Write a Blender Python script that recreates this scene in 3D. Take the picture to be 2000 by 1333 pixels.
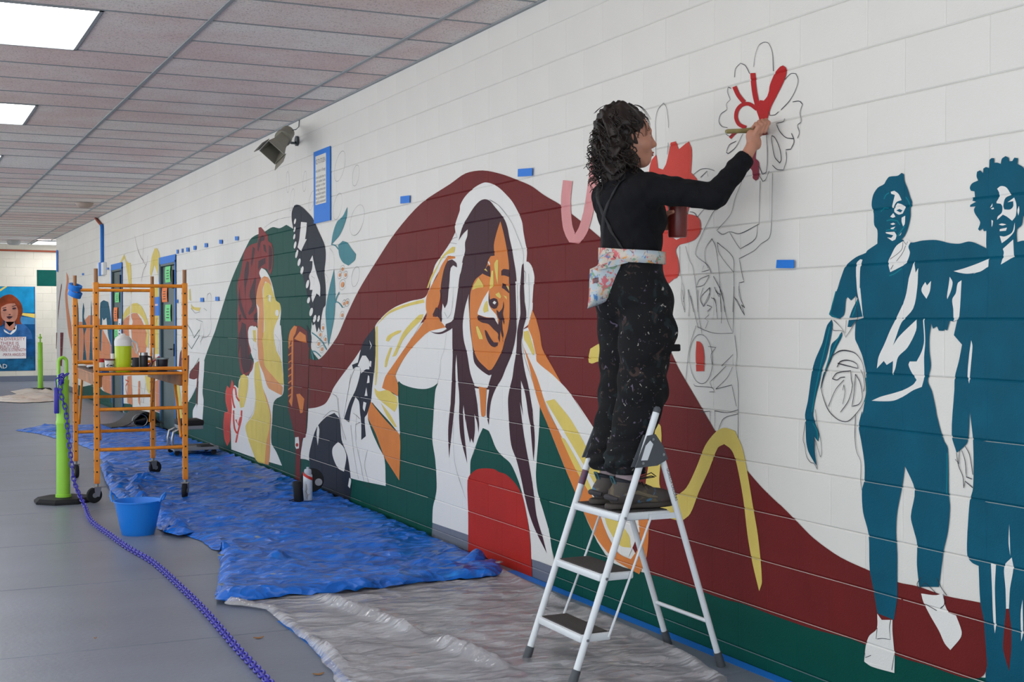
import bpy, bmesh, math, random
import numpy as np
from mathutils import Vector, Matrix, noise
from mathutils.geometry import tessellate_polygon, delaunay_2d_cdt

for o in list(bpy.data.objects):
    bpy.data.objects.remove(o, do_unlink=True)
scene = bpy.context.scene
COL = scene.collection
R = math.radians

# ---------------------------------------------------------------- camera
# world: X towards the mural wall, Y along it (away from the viewer), Z up
FPX = 2580.0; CX, CY = 1000.0, 666.5; HZ = 623.5; VX = -215.0
EYE = 1.48          # lens height
D = 3.32            # distance lens -> mural wall
ZC = 3.26           # ceiling height
PITCH = math.atan((CY-HZ)/FPX)
YAW = math.atan((CX-VX)/(FPX*math.cos(PITCH)+(CY-HZ)*math.sin(PITCH)))
cd = bpy.data.cameras.new('camera'); cam = bpy.data.objects.new('camera', cd); COL.objects.link(cam)
cam.location = (0, 0, EYE); cam.rotation_euler = (math.pi/2-PITCH, 0, -YAW)
cd.sensor_width = 36; cd.lens = FPX*36/2000; cd.clip_start = .05; cd.clip_end = 300
scene.camera = cam

# ---------------------------------------------------------------- light
w = bpy.data.worlds.new('sky'); scene.world = w; w.use_nodes = True
wn = w.node_tree.nodes; wl = w.node_tree.links; wn.clear()
wo = wn.new('ShaderNodeOutputWorld'); bg = wn.new('ShaderNodeBackground')
bg.inputs[0].default_value = (0.86, 0.94, 1.0, 1); bg.inputs[1].default_value = 1.95
wl.new(bg.outputs[0], wo.inputs[0])
vs = scene.view_settings
vs.view_transform = 'Standard'; vs.look = 'None'; vs.gamma = 1; vs.use_curve_mapping = False
vs.exposure = -0.08
sd = bpy.data.lights.new('sun', 'SUN'); sun = bpy.data.objects.new('sun', sd); COL.objects.link(sun)
sd.energy = 19.0; sd.angle = R(2); sd.color = (1, .99, .97); sun.rotation_euler = (R(8), R(40), 0)   # high sun behind the building
PANEL = 9.0         # brightness of the ceiling light panels

# ---------------------------------------------------------------- picture -> place
def ray(px, py):
    x, y, z = px-CX, CY-py, FPX
    f = z*math.cos(PITCH)+y*math.sin(PITCH); u = y*math.cos(PITCH)-z*math.sin(PITCH)
    return (x*math.cos(YAW)+f*math.sin(YAW), -x*math.sin(YAW)+f*math.cos(YAW), u)
def on_x(px, py, X=D):
    r = ray(px, py); t = X/r[0]; return Vector((X, r[1]*t, EYE+r[2]*t))
def on_y(px, py, Y):
    r = ray(px, py); t = Y/r[1]; return Vector((r[0]*t, Y, EYE+r[2]*t))
def on_z(px, py, Z=0.0):
    r = ray(px, py); t = (Z-EYE)/r[2]; return Vector((r[0]*t, r[1]*t, Z))

# ---------------------------------------------------------------- materials
def lin(c):
    c = c/255.0
    return c/12.92 if c <= .04045 else ((c+.055)/1.055)**2.4
def rgb(c, k=1.0): return tuple(min(1.0, lin(v)*k) for v in c)+(1.0,)
MATS = {}
def mat(name, col, rough=.5, metal=0.0, bump=0.0, bscale=60.0, var=0.0, vscale=4.0, spec=.5, alpha=1.0, emit=0.0, trans=0.0, rnd=0.0, col2=None, coat=0.0):
    if name in MATS: return MATS[name]
    m = bpy.data.materials.new(name); m.use_nodes = True
    nt = m.node_tree; N = nt.nodes; L = nt.links
    b = N['Principled BSDF']
    b.inputs['Base Color'].default_value = rgb(col)
    b.inputs['Roughness'].default_value = rough; b.inputs['Metallic'].default_value = metal
    b.inputs['Specular IOR Level'].default_value = spec
    b.inputs['Alpha'].default_value = alpha
    if coat: b.inputs['Coat Weight'].default_value = coat
    if trans: b.inputs['Transmission Weight'].default_value = trans
    if emit:
        b.inputs['Emission Color'].default_value = rgb(col); b.inputs['Emission Strength'].default_value = emit
    tc = N.new('ShaderNodeTexCoord') if (bump or var or rnd) else None
    colsock = None
    if var:
        n = N.new('ShaderNodeTexNoise'); n.inputs['Scale'].default_value = vscale; n.inputs['Detail'].default_value = 6
        L.new(tc.outputs['Object'], n.inputs['Vector'])
        r = N.new('ShaderNodeValToRGB'); r.color_ramp.elements[0].position = .3; r.color_ramp.elements[1].position = .7
        c2 = col2 if col2 else tuple(v*(1-var) for v in col)
        r.color_ramp.elements[0].color = rgb(c2); r.color_ramp.elements[1].color = rgb(col)
        L.new(n.outputs['Fac'], r.inputs['Fac']); colsock = r.outputs['Color']
    if rnd:
        oi = N.new('ShaderNodeObjectInfo'); mr = N.new('ShaderNodeMapRange')
        mr.inputs['To Min'].default_value = 1-rnd; mr.inputs['To Max'].default_value = 1+rnd*.5
        L.new(oi.outputs['Random'], mr.inputs['Value'])
        h = N.new('ShaderNodeHueSaturation'); L.new(mr.outputs['Result'], h.inputs['Value'])
        if colsock: L.new(colsock, h.inputs['Color'])
        else: h.inputs['Color'].default_value = rgb(col)
        colsock = h.outputs['Color']
    if colsock: L.new(colsock, b.inputs['Base Color'])
    if bump:
        n = N.new('ShaderNodeTexNoise'); n.inputs['Scale'].default_value = bscale; n.inputs['Detail'].default_value = 4
        L.new(tc.outputs['Object'], n.inputs['Vector'])
        bp = N.new('ShaderNodeBump'); bp.inputs['Strength'].default_value = bump; bp.inputs['Distance'].default_value = .01
        L.new(n.outputs['Fac'], bp.inputs['Height']); L.new(bp.outputs['Normal'], b.inputs['Normal'])
    MATS[name] = m; return m

# ---------------------------------------------------------------- mesh building
class MB:
    def __init__(s): s.v = []; s.f = []
    def add(s, vs, fs):
        n = len(s.v); s.v += [tuple(v) for v in vs]; s.f += [tuple(i+n for i in f) for f in fs]; return s
    def box(s, a, b, mtx=None):
        x0, y0, z0 = a; x1, y1, z1 = b
        v = [Vector(p) for p in ((x0,y0,z0),(x1,y0,z0),(x1,y1,z0),(x0,y1,z0),(x0,y0,z1),(x1,y0,z1),(x1,y1,z1),(x0,y1,z1))]
        if mtx: v = [mtx @ p for p in v]
        return s.add(v, [(0,3,2,1),(4,5,6,7),(0,1,5,4),(1,2,6,5),(2,3,7,6),(3,0,4,7)])
    def rbox(s, a, b, r=.005, mtx=None):
        bm = bmesh.new(); bmesh.ops.create_cube(bm, size=1)
        for v in bm.verts: v.co = Vector([a[i]+(v.co[i]+.5)*(b[i]-a[i]) for i in range(3)])
        bmesh.ops.bevel(bm, geom=bm.edges[:], offset=r, segments=2, affect='EDGES', profile=.5)
        return s.bm(bm, mtx)
    def bm(s, bm, mtx=None):
        bm.verts.index_update()
        vs = [(mtx @ v.co) if mtx else v.co.copy() for v in bm.verts]
        s.add(vs, [[v.index for v in f.verts] for f in bm.faces]); bm.free(); return s
    def tube(s, pts, r, n=10, caps=True, closed=False):
        pts = [Vector(p) for p in pts]; m = len(pts)
        rs = r if isinstance(r, (list, tuple)) else [r]*m
        t0 = (pts[1]-pts[0]).normalized()
        up = Vector((0,0,1)) if abs(t0.z) < .9 else Vector((1,0,0))
        nrm = t0.cross(up).normalized(); vs = []; prev = t0
        for i, p in enumerate(pts):
            if closed: t = (pts[(i+1)%m]-pts[i-1]).normalized()
            elif i == 0: t = t0
            elif i == m-1: t = (pts[i]-pts[i-1]).normalized()
            else: t = ((pts[i+1]-p).normalized()+(p-pts[i-1]).normalized()).normalized()
            q = prev.rotation_difference(t); nrm = (q @ nrm); nrm = (nrm-t*nrm.dot(t)).normalized(); prev = t
            bn = t.cross(nrm)
            for k in range(n):
                a = 2*math.pi*k/n; vs.append(p+(nrm*math.cos(a)+bn*math.sin(a))*rs[i])
        fs = []
        for i in range(m if closed else m-1):
            j = (i+1) % m
            for k in range(n):
                k2 = (k+1) % n; fs.append((i*n+k, i*n+k2, j*n+k2, j*n+k))
        if caps and not closed:
            fs.append(tuple(range(n-1,-1,-1))); fs.append(tuple((m-1)*n+k for k in range(n)))
        return s.add(vs, fs)
    def lathe(s, prof, n=24, c=(0,0,0), mtx=None, closed=False):
        vs = []; m = len(prof)
        for (r, z) in prof:
            for k in range(n):
                a = 2*math.pi*k/n; p = Vector((c[0]+r*math.cos(a), c[1]+r*math.sin(a), c[2]+z))
                vs.append(mtx @ p if mtx else p)
        fs = []
        for i in range(m if closed else m-1):
            j = (i+1) % m
            for k in range(n):
                k2 = (k+1) % n; fs.append((i*n+k, i*n+k2, j*n+k2, j*n+k))
        if not closed:
            if prof[0][0] > 1e-5: fs.append(tuple(range(n-1,-1,-1)))
            if prof[-1][0] > 1e-5: fs.append(tuple((m-1)*n+k for k in range(n)))
        return s.add(vs, fs)
    def prism(s, poly, fn, t0, t1):
        n = len(poly); vs = [fn(x, y, t0) for x, y in poly]+[fn(x, y, t1) for x, y in poly]
        fs = [tuple(range(n-1,-1,-1)), tuple(range(n, 2*n))]+[(i, (i+1)%n, n+(i+1)%n, n+i) for i in range(n)]
        return s.add(vs, fs)
def obj(name, mb, m, parent=None, smooth=False, local=False, kind=None, label=None):
    """one mesh object; vertices come in world space unless local"""
    me = bpy.data.meshes.new(name)
    vs = mb.v
    if parent is not None and not local:
        q = Vector((0,0,0)); p = parent
        while p is not None: q = q+p.location; p = p.parent
        vs = [tuple(Vector(v)-q) for v in vs]
    me.from_pydata([tuple(v) for v in vs], [], mb.f); me.update()
    bm = bmesh.new(); bm.from_mesh(me); bmesh.ops.recalc_face_normals(bm, faces=bm.faces[:]); bm.to_mesh(me); bm.free()
    if smooth:
        me.polygons.foreach_set('use_smooth', [True]*len(me.polygons))
        if smooth != 'all':
            try: me.set_sharp_from_angle(angle=R(40))
            except Exception: pass
    me.materials.append(m)
    o = bpy.data.objects.new(name, me); COL.objects.link(o)
    if parent is not None: o.parent = parent
    if kind: o['kind'] = kind
    if label: o['label'] = label
    return o
def tag(o, label, cat, group=None, kind=None):
    o['label'] = label; o['category'] = cat
    if group: o['group'] = group
    if kind: o['kind'] = kind
    return o
def thing(name, label, cat, loc=(0,0,0), group=None, rotz=0):
    o = bpy.data.objects.new(name, None); COL.objects.link(o)
    o.location = loc; o.rotation_euler = (0,0,rotz); o.empty_display_size = .1
    return tag(o, label, cat, group)
def inst(name, me, parent, loc=(0,0,0), rot=(0,0,0)):
    o = bpy.data.objects.new(name, me); COL.objects.link(o); o.parent = parent; o.location = loc; o.rotation_euler = rot; return o
def single(name, mb, m, label, cat, base, smooth=False, group=None):
    """a thing that is one mesh, origin at its base"""
    b = Vector(base); mb.v = [tuple(Vector(v)-b) for v in mb.v]
    o = obj(name, mb, m, None, smooth); o.location = b
    return tag(o, label, cat, group)
def struct(o): o['kind'] = 'structure'; return o
# ================================================================ the setting
WALLPAINT = mat('wall_paint', (224, 221, 215), .5, bump=.12, bscale=140, var=.035, vscale=1.3)
COURSE = .2032; BLOCK = .4064; GR = .0052; GD = .0036; GV = .0013
Y_END = 30.6; Y_BEG = -1.2
def row_joint0(r): return 3.52 if r % 2 else 3.52+BLOCK/2
DOORS = [(17.15, 18.22, 2.235), (21.45, 22.52, 2.30)]

# ---- floor
FLOORM = mat('floor_concrete', (122, 130, 146), .36, bump=.12, bscale=35, var=.10, vscale=1.6, spec=.45)
fl = struct(obj('floor', MB().box((-2.2, -6, -.12), (D+4.0, 34, -.012)), mat('floor_joint', (58, 60, 66), .8)))
fy = [-6, -4.45, -2.9, -1.4, .12, 1.6, 3.1, 4.58, 6.12, 7.66, 9.12, 10.62]
while fy[-1] < 34: fy.append(fy[-1]+1.5)
fy[-1] = 34
for a, b in zip(fy[:-1], fy[1:]):
    obj('floor_slab', MB().rbox((-2.2, a+.004, -.05), (D if b < Y_END+.2 else D+4, b-.004, 0), .003), FLOORM, fl)
struct(obj('pavement_outside', MB().box((-60, -60, -.14), (-2.2, 90, -.02)), mat('pavement', (194, 195, 196), .9, var=.1)))

# ---- mural wall
wall = struct(obj('wall_right', MB().box((D+.10, Y_BEG, 0), (D+.24, Y_END, ZC)), WALLPAINT))
def block_mb(y0, y1, z0, z1, mb=None):
    mb = mb or MB(); g = GR; xf = D; xg = D+GD; xb = D+.1
    def rect(x, i): return [(x, y0+i, z0+i), (x, y1-i, z0+i), (x, y1-i, z1-i), (x, y0+i, z1-i)]
    if y1-y0 < 3*g or z1-z0 < 3*g: g = min(y1-y0, z1-z0)/4
    v = rect(xf, g)+rect(xg, .0003)+rect(xb, .0003)
    # bed joints are raked deeper than the filled head joints
    e = .0003; xv = D+GV
    v[4:8] = [(xg, y0+e, z0+e), (xg, y1-e, z0+e), (xg, y1-e, z1-e), (xg, y0+e, z1-e)]
    v += [(xv, y0+e, z0+g), (xv, y1-e, z0+g), (xv, y1-e, z1-g), (xv, y0+e, z1-g)]
    return mb.add(v, [(0,1,2,3), (0,4,5,1), (3,2,6,7), (0,3,15,12), (1,13,14,2), (0,12,4), (1,5,13), (2,14,6), (3,7,15), (12,15,7,4), (13,5,6,14)]+[(4+k, 8+k, 8+(k+1)%4, 4+(k+1)%4) for k in range(4)])
    f = [(0,1,2,3)]
    for a in (0, 4):
        for k in range(4): f.append((a+k, a+4+k, a+4+(k+1)%4, a+(k+1)%4))
    return mb.add(v, f)
rows = []
k = -8
while EYE+COURSE*k < ZC:
    z0 = max(0, EYE+COURSE*k); z1 = min(ZC, EYE+COURSE*(k+1))
    if z1 > .001: rows.append((k, z0, z1))
    k += 1
def clip_doors(y0, y1, z0, z1):
    rs = [(y0, y1, z0, z1)]
    for a, b, h in DOORS:
        out = []
        for (p, q, s, t) in rs:
            if q <= a or p >= b or s >= h: out.append((p, q, s, t)); continue
            if p < a: out.append((p, a, s, t))
            if q > b: out.append((b, q, s, t))
            if t > h: out.append((max(p, a), min(q, b), h, t))
        rs = out
    return [r for r in rs if r[1]-r[0] > .004 and r[3]-r[2] > .004]
cells = []
for (r, z0, z1) in rows:
    y = row_joint0(r)
    while y > Y_BEG: y -= BLOCK
    while y < Y_END:
        a, b = max(y, Y_BEG), min(y+BLOCK, Y_END)
        if b-a > .01: cells.append((a, b, z0, z1))
        y += BLOCK
def seen(c):
    y = (c[0]+c[1])/2; z = (c[2]+c[3])/2
    if c[1] < 3.0 or y > 14: return False
    return EYE+(z-EYE)*1.0 < EYE+ .2604*(y*math.cos(YAW)+D*math.sin(YAW))+.1 and z > -1
cells.sort(key=lambda c: (not seen(c), c[0]))
share = {}
rest = MB()
for i, c in enumerate(cells):
    if i < 300 and seen(c) and not any(c[0] < b and c[1] > a for a, b, h in DOORS):
        key = (round(c[1]-c[0], 4), round(c[3]-c[2], 4))
        if key not in share:
            o = obj('block', block_mb(0, c[1]-c[0], 0, c[3]-c[2]), WALLPAINT, wall, local=True); share[key] = o.data
        else: o = inst('block', share[key], wall)
        o.location = (0, c[0], c[2])
    else:
        for q in clip_doors(*c): block_mb(*q, mb=rest)
obj('block_courses', rest, WALLPAINT, wall, kind='stuff')
BASEGREY = mat('base_grey_paint', (104, 110, 126), .5, bump=.1, bscale=120)

# ---- doors in the mural wall
DOORM = mat('door_paint', (62, 84, 88), .45, var=.08); TAPE = mat('blue_tape', (12, 116, 212), .6, bump=.1, bscale=150)
DARKMETAL = mat('dark_metal', (30, 34, 38), .4, metal=.6)
for i, (a, b, h) in enumerate(DOORS):
    fr = MB()
    for (p, q, s, t) in ((a, a+.05, 0, h), (b-.05, b, 0, h), (a, b, h-.05, h)):
        fr.rbox((D-.012, p, s), (D+.12, q, t), .004)
    d = struct(obj('door_%d' % (i+1), fr, DOORM))
    obj('door_leaf', MB().rbox((D+.02, a+.052, .01), (D+.065, b-.052, h-.055), .004), DOORM, d)
    tp = MB()
    for (p, q, s, t) in ((a-.03, a+.012, .1, h), (b-.012, b+.03, .1, h), (a-.03, b+.03, h-.02, h+.075)):
        tp.box((D-.0165, p, s), (D-.0125, q, t))
    obj('masking_tape', tp, TAPE, d)
    hd = MB().rbox((D-.02, a+.09, 1.0), (D+.02, a+.14, 1.16), .006).tube([(D-.03, a+.115, 1.09), (D-.055, a+.115, 1.09), (D-.055, a+.23, 1.09)], .009)
    obj('door_handle', hd, DARKMETAL, d)
    obj('door_closer', MB().rbox((D-.03, a+.10, h-.36), (D+.02, a+.17, h-.12), .008), DARKMETAL, d)

# ---- far wall
YF = 33.3
FARPAINT = mat('far_wall_paint', (214, 208, 194), .6, bump=.1, bscale=100, var=.03)
fw = struct(obj('wall_far', MB().box((-3.2, YF+.10, 0), (D+4.0, YF+.3, ZC)), FARPAINT))
fshare = {}
fstuff = MB()
def fblock(x0, x1, z0, z1, mb):
    g = GR
    if x1-x0 < 3*g or z1-z0 < 3*g: g = min(x1-x0, z1-z0)/4
    def rect(y, i): return [(x0+i, y, z0+i), (x1-i, y, z0+i), (x1-i, y, z1-i), (x0+i, y, z1-i)]
    v = rect(YF, g)+rect(YF+GD, .0003)+rect(YF+.1, .0003); f = [(0,1,2,3)]
    for a in (0, 4):
        for k in range(4): f.append((a+k, a+4+k, a+4+(k+1)%4, a+(k+1)%4))
    return mb.add(v, f)
for (r, z0, z1) in rows:
    x = -3.2-(BLOCK/2 if r % 2 else 0)
    while x < D+4.0:
        a, b = max(-3.2, x), min(D+4.0, x+BLOCK); x += BLOCK
        if b-a < .01: continue
        if 2.0 < b and a < 3.75: obj('block', fblock(a, b, z0, z1, MB()), FARPAINT, fw)
        else: fblock(a, b, z0, z1, fstuff)
obj('block_courses', fstuff, FARPAINT, fw, kind='stuff')
struct(obj('baseboard_far', MB().rbox((-3.2, YF-.012, 0), (D+4.0, YF+.002, .13), .003), BASEGREY))

# ---- ceiling: lay-in fibre tiles on a metal grid
def tile_mat():
    m = bpy.data.materials.new('fibre_tile'); m.use_nodes = True; N = m.node_tree.nodes; L = m.node_tree.links; b = N['Principled BSDF']
    b.inputs['Roughness'].default_value = .95; b.inputs['Specular IOR Level'].default_value = .1
    tc = N.new('ShaderNodeTexCoord')
    mp = N.new('ShaderNodeMapping'); mp.inputs['Scale'].default_value = (62, 80, 1); L.new(tc.outputs['Object'], mp.inputs['Vector'])
    n1 = N.new('ShaderNodeTexNoise'); n1.inputs['Scale'].default_value = 1.0; n1.inputs['Detail'].default_value = 5; n1.inputs['Distortion'].default_value = 1.5
    L.new(mp.outputs['Vector'], n1.inputs['Vector'])
    oi = N.new('ShaderNodeObjectInfo')
    n2 = N.new('ShaderNodeTexNoise'); n2.inputs['Scale'].default_value = 2.2; n2.inputs['Detail'].default_value = 3; n2.noise_dimensions = '4D'
    ml = N.new('ShaderNodeMath'); ml.operation = 'MULTIPLY'; ml.inputs[1].default_value = 40; L.new(oi.outputs['Random'], ml.inputs[0]); L.new(ml.outputs[0], n2.inputs['W'])
    L.new(tc.outputs['Object'], n2.inputs['Vector'])
    r = N.new('ShaderNodeValToRGB'); e = r.color_ramp.elements
    e[0].position = .2; e[0].color = rgb((224, 202, 195)); e[1].position = .7; e[1].color = rgb((236, 229, 221))
    ad = N.new('ShaderNodeMath'); ad.operation = 'ADD'; ad.use_clamp = True
    m3 = N.new('ShaderNodeMath'); m3.operation = 'MULTIPLY_ADD'; m3.inputs[1].default_value = .55; m3.inputs[2].default_value = -.26
    L.new(oi.outputs['Random'], m3.inputs[0]); L.new(n2.outputs['Fac'], ad.inputs[0]); L.new(m3.outputs[0], ad.inputs[1]); L.new(ad.outputs[0], r.inputs['Fac'])
    mx = N.new('ShaderNodeMix'); mx.data_type = 'RGBA'; mx.blend_type = 'MULTIPLY'; mx.inputs['Factor'].default_value = 1
    r2 = N.new('ShaderNodeValToRGB'); r2.color_ramp.elements[0].position = .30; r2.color_ramp.elements[0].color = (.42, .36, .34, 1); r2.color_ramp.elements[1].position = .46; r2.color_ramp.elements[1].color = (1, 1, 1, 1)
    L.new(n1.outputs['Fac'], r2.inputs['Fac']); L.new(r.outputs['Color'], mx.inputs['A']); L.new(r2.outputs['Color'], mx.inputs['B'])
    L.new(mx.outputs['Result'], b.inputs['Base Color'])
    bp = N.new('ShaderNodeBump'); bp.inputs['Strength'].default_value = .5; bp.inputs['Distance'].default_value = .006
    L.new(n1.outputs['Fac'], bp.inputs['Height']); L.new(bp.outputs['Normal'], b.inputs['Normal'])
    return m
TILE = tile_mat(); TEE = mat('grid_metal', (140, 145, 147), .5)
ceil = struct(obj('ceiling', MB().box((-2.2, -1, ZC+.05), (D+4, 34, ZC+.2)), mat('ceiling_void', (70, 66, 64), .9)))
TX = [-2.2, -1.92, -.70, .52, 1.74, 2.975, D]          # main runners along Y
TY0 = 7.925; TP = .6205
LIGHTS = [(.52, 1.13, TY0+TP*6*i, TY0+TP*6*i+TP*2) for i in range(-2, 5)]
tshare = {}
ny0 = int((TY0+6)/TP)
tees = MB()
nobj = 0; stuff_t = MB()
for j in range(-ny0-1, 60):
    y0 = TY0+TP*j; y1 = y0+TP
    if y0 < -1 or y0 > YF-.05: continue
    y1 = min(y1, YF)
    for i in range(len(TX)-1):
        x0, x1 = TX[i], TX[i+1]
        segs = [(x0, x1)]
        for (a, b, c, d_) in LIGHTS:
            if abs(x0-a) < .01 and y0 > c-.01 and y1 < d_+.01:
                segs = [(b, x1)] if y0 < c+.01 else []
        lit = abs(x0-.52) < .01 and len(segs) != 1 or (segs and segs[0][0] != x0)
        if not (lit and not segs): tees.box((x0, y0-.005, ZC-.001), (x1, y0+.005, ZC+.03))
        ye = y1
        for (a, b) in segs:
            y1 = y0+2*TP if lit else ye
            vis = y0 > 4.4 and a > .3
            if vis:
                key = (round(b-a, 3), round(y1-y0, 3))
                if key not in tshare:
                    o = obj('ceiling_tile', MB().rbox((.006, .006, .004), (b-a-.006, y1-y0-.006, .026), .004), TILE, ceil, local=True); tshare[key] = o.data
                else: o = inst('ceiling_tile', tshare[key], ceil)
                o.location = (a, y0, ZC); nobj += 1
            else: stuff_t.box((a+.006, y0+.006, ZC+.004), (b-.006, y1-.006, ZC+.026))
        y1 = ye
obj('ceiling_tiles_overhead', stuff_t, TILE, ceil, kind='stuff')
obj('cross_tees', tees, TEE, ceil, kind='stuff')
for x in TX[:-1]:
    obj('main_runner', MB().rbox((x-.014, -1, ZC-.004), (x+.014, YF, ZC+.03), .002), TEE, ceil)
obj('wall_angle', MB().box((D-.022, Y_BEG, ZC-.006), (D-.0005, YF, ZC+.004)), TEE, ceil)
stuff_t2 = MB().box((D, Y_END+.01, ZC), (D+4, YF, ZC+.02))
obj('ceiling_tiles_side_passage', stuff_t2, TILE, ceil, kind='stuff')
# light panels let into the grid
LAMP = bpy.data.materials.new('lit_diffuser'); LAMP.use_nodes = True
lb = LAMP.node_tree.nodes['Principled BSDF']; lb.inputs['Base Color'].default_value = (.9, .9, .9, 1)
lb.inputs['Emission Color'].default_value = (1, .98, .95, 1); lb.inputs['Emission Strength'].default_value = PANEL
def light_panel(a, b, c, d_, label, along=True):
    t = thing('ceiling_light', label, 'light', (a, c, ZC), 'recessed light panels in the tiled ceiling')
    fr = MB(); g = .022
    for (p, q, s, u) in ((a, a+g, c, d_), (b-g, b, c, d_), (a, b, c, c+g), (a, b, d_-g, d_)): fr.box((p, s, ZC-.004), (q, u, ZC+.03))
    obj('frame', fr, TEE, t)
    obj('diffuser', MB().box((a+g*.5, c+g*.5, ZC+.006), (b-g*.5, d_-g*.5, ZC+.012)), LAMP, t)
names = {2: 'large lit ceiling panel nearest the viewer, at the top left corner', 3: 'second lit ceiling panel from the viewer, smaller, at the left edge',
         4: 'third lit ceiling panel from the viewer, barely showing at the left edge'}
for i, l in enumerate(LIGHTS): light_panel(*l, names.get(i, 'lit ceiling panel outside the picture, %s of the left row' % ('first', 'second', '', '', '', 'sixth', 'seventh')[i]))
ZC -= .035
light_panel(2.99, 4.2, 31.35, 32.8, 'farthest lit ceiling panel, low and bright by the end of the mural wall')
ZC += .035
# ================================================================ painting on the wall
CROPS = {'A':(800,340,4.7607),'B':(800,560,4.7607),'C':(680,780,3.3325),'D':(560,560,4.4433),'E':(420,400,4.4433),'F':(360,640,4.4433),
 'G':(1560,300,4.937),'H':(1770,290,4.938),'I':(1560,540,4.4433),'J':(1800,540,5.126),'K':(1560,800,4.4433),'L':(1660,1040,4.5497),
 'M':(1300,330,4.7607),'N':(1300,560,4.4433),'O':(700,320,2.666),'Q':(1380,60,4.1656),'R':(1040,160,3.0295),'S':(1100,480,2.777),
 'T':(980,780,2.4105),'U':(1500,760,2.3263),'V':(340,380,2.15),'W':(0,420,3.5079),'X':(0,700,3.3325),'Y':(400,0,2.666),
 'P':(0,0,1.0),'a':(100,440,4.7607),'b':(100,520,5.553),'c':(360,540,4.1656),'d':(0,480,4.1656),'e':(130,640,6.059),'s':(490,230,5.7957)}
def trace(s):
    out = []; x0, y0, k = CROPS['P']
    for t in s.replace('|', ' ').split():
        if t in CROPS: x0, y0, k = CROPS[t]
        else:
            x, y = t.split(','); out.append((x0+float(x)/k, y0+float(y)/k))
    return out
def spline(pts, closed=True, sub=4, corner=48):
    """rounds a traced outline, keeping its sharp corners"""
    n = len(pts); P = [Vector(p) for p in pts]; out = []
    if n < 3: return pts
    cor = []
    for i in range(n):
        if not closed and i in (0, n-1): cor.append(True); continue
        a = P[i]-P[i-1]; b = P[(i+1)%n]-P[i]
        ang = math.degrees(a.angle(b, 0)) if a.length > 1e-9 and b.length > 1e-9 else 0
        cor.append(ang > corner)
    for i in range(n if closed else n-1):
        p1, p2 = P[i], P[(i+1)%n]; p0 = P[i-1]; p3 = P[(i+2)%n]; L = (p2-p1).length
        m1 = Vector((0,0)) if cor[i] else (p2-p0).normalized()*L*.9
        m2 = Vector((0,0)) if cor[(i+1)%n] else (p3-p1).normalized()*L*.9
        if cor[i] and cor[(i+1)%n]: out.append(p1); continue
        if cor[i]: m1 = (p2-p1)*1.0
        if cor[(i+1)%n]: m2 = (p2-p1)*1.0
        for k in range(sub):
            t = k/sub; t2 = t*t; t3 = t2*t
            out.append(p1*(2*t3-3*t2+1)+m1*(t3-2*t2+t)+p2*(-2*t3+3*t2)+m2*(t3-t2))
    if not closed: out.append(P[-1])
    return [tuple(v) for v in out]
def offset_stroke(pts, w):
    P = [Vector(p) for p in pts]; n = len(P); ws = w if isinstance(w, (list, tuple)) else [w]*n
    l = []; r = []
    for i in range(n):
        t = (P[min(i+1, n-1)]-P[max(i-1, 0)]).normalized(); nn = Vector((-t.y, t.x))*ws[min(i, len(ws)-1)]*.5
        l.append(P[i]+nn); r.append(P[i]-nn)
    return [tuple(v) for v in l+r[::-1]]
LAYER = [0]
def to_wall(px): v = on_x(px[0], px[1]); return (v.y, max(.002, min(ZC-.002, v.z)))
def to_far(px): v = on_y(px[0], px[1], YF); return (v.x, max(.002, v.z))
def conform(bm, mb, lift, gap=False):
    """cut a flat paint sheet along the block joints and press it into them"""
    ys = [v.co.y for v in bm.verts]; zs = [v.co.z for v in bm.verts]
    y0, y1, z0, z1 = min(ys), max(ys), min(zs), max(zs)
    def cut(geom, co, no): bmesh.ops.bisect_plane(bm, geom=geom, dist=1e-5, plane_co=co, plane_no=no)
    for (r, a, b) in rows[1:]:
        for dz in ((-GR, -GR*.76, -GR*.40, 0, GR) if gap else (-GR, 0, GR)):
            if z0 < a+dz < z1: cut(bm.verts[:]+bm.edges[:]+bm.faces[:], (0,0,a+dz), (0,0,1))
    if y0 < 15:
        for (r, a, b) in rows:
            if b < z0 or a > z1: continue
            y = row_joint0(r)
            while y > y0: y -= BLOCK
            while y < min(y1, 15):
                for dy in (-GR, 0, GR):
                    if y0 < y+dy < y1:
                        fs = [f for f in bm.faces if a-1e-4 < f.calc_center_median().z < b+1e-4 and min(v.co.y for v in f.verts) < y+dy < max(v.co.y for v in f.verts)]
                        if fs:
                            es = {e for f in fs for e in f.edges}; vv = {v for f in fs for v in f.verts}
                            cut(list(vv)+list(es)+fs, (0,y+dy,0), (0,1,0))
                y += BLOCK
    if gap:      # the roller misses the upward lip of the bed joints
        dead = []
        for f in bm.faces:
            c = f.calc_center_median(); q = (EYE+COURSE*round((c.z-EYE)/COURSE))-c.z
            if GR*.39 < q < GR*.77 and c.z < 1.4 and noise.noise(Vector((c.y*4.0, round(c.z/COURSE)*3.7, 1))) > (.2 if c.z > 1.2 else -.05 if c.z > 1.0 else -.4): dead.append(f)
        bmesh.ops.delete(bm, geom=dead, context='FACES')
    for v in bm.verts:
        y, z = v.co.y, v.co.z
        dep = 0.0
        kz = (z-EYE)/COURSE; near = EYE+COURSE*round(kz)
        dep = max(dep, GD*(1-abs(z-near)/GR)) if abs(z-near) < GR else dep
        r = math.floor(kz)
        if y < 15:
            j = row_joint0(r); q = j+BLOCK*round((y-j)/BLOCK)
            if abs(y-q) < GR: dep = max(dep, GV*(1-abs(y-q)/GR))
        v.co.x = D-lift+max(0, dep)
    mb.bm(bm)
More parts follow.
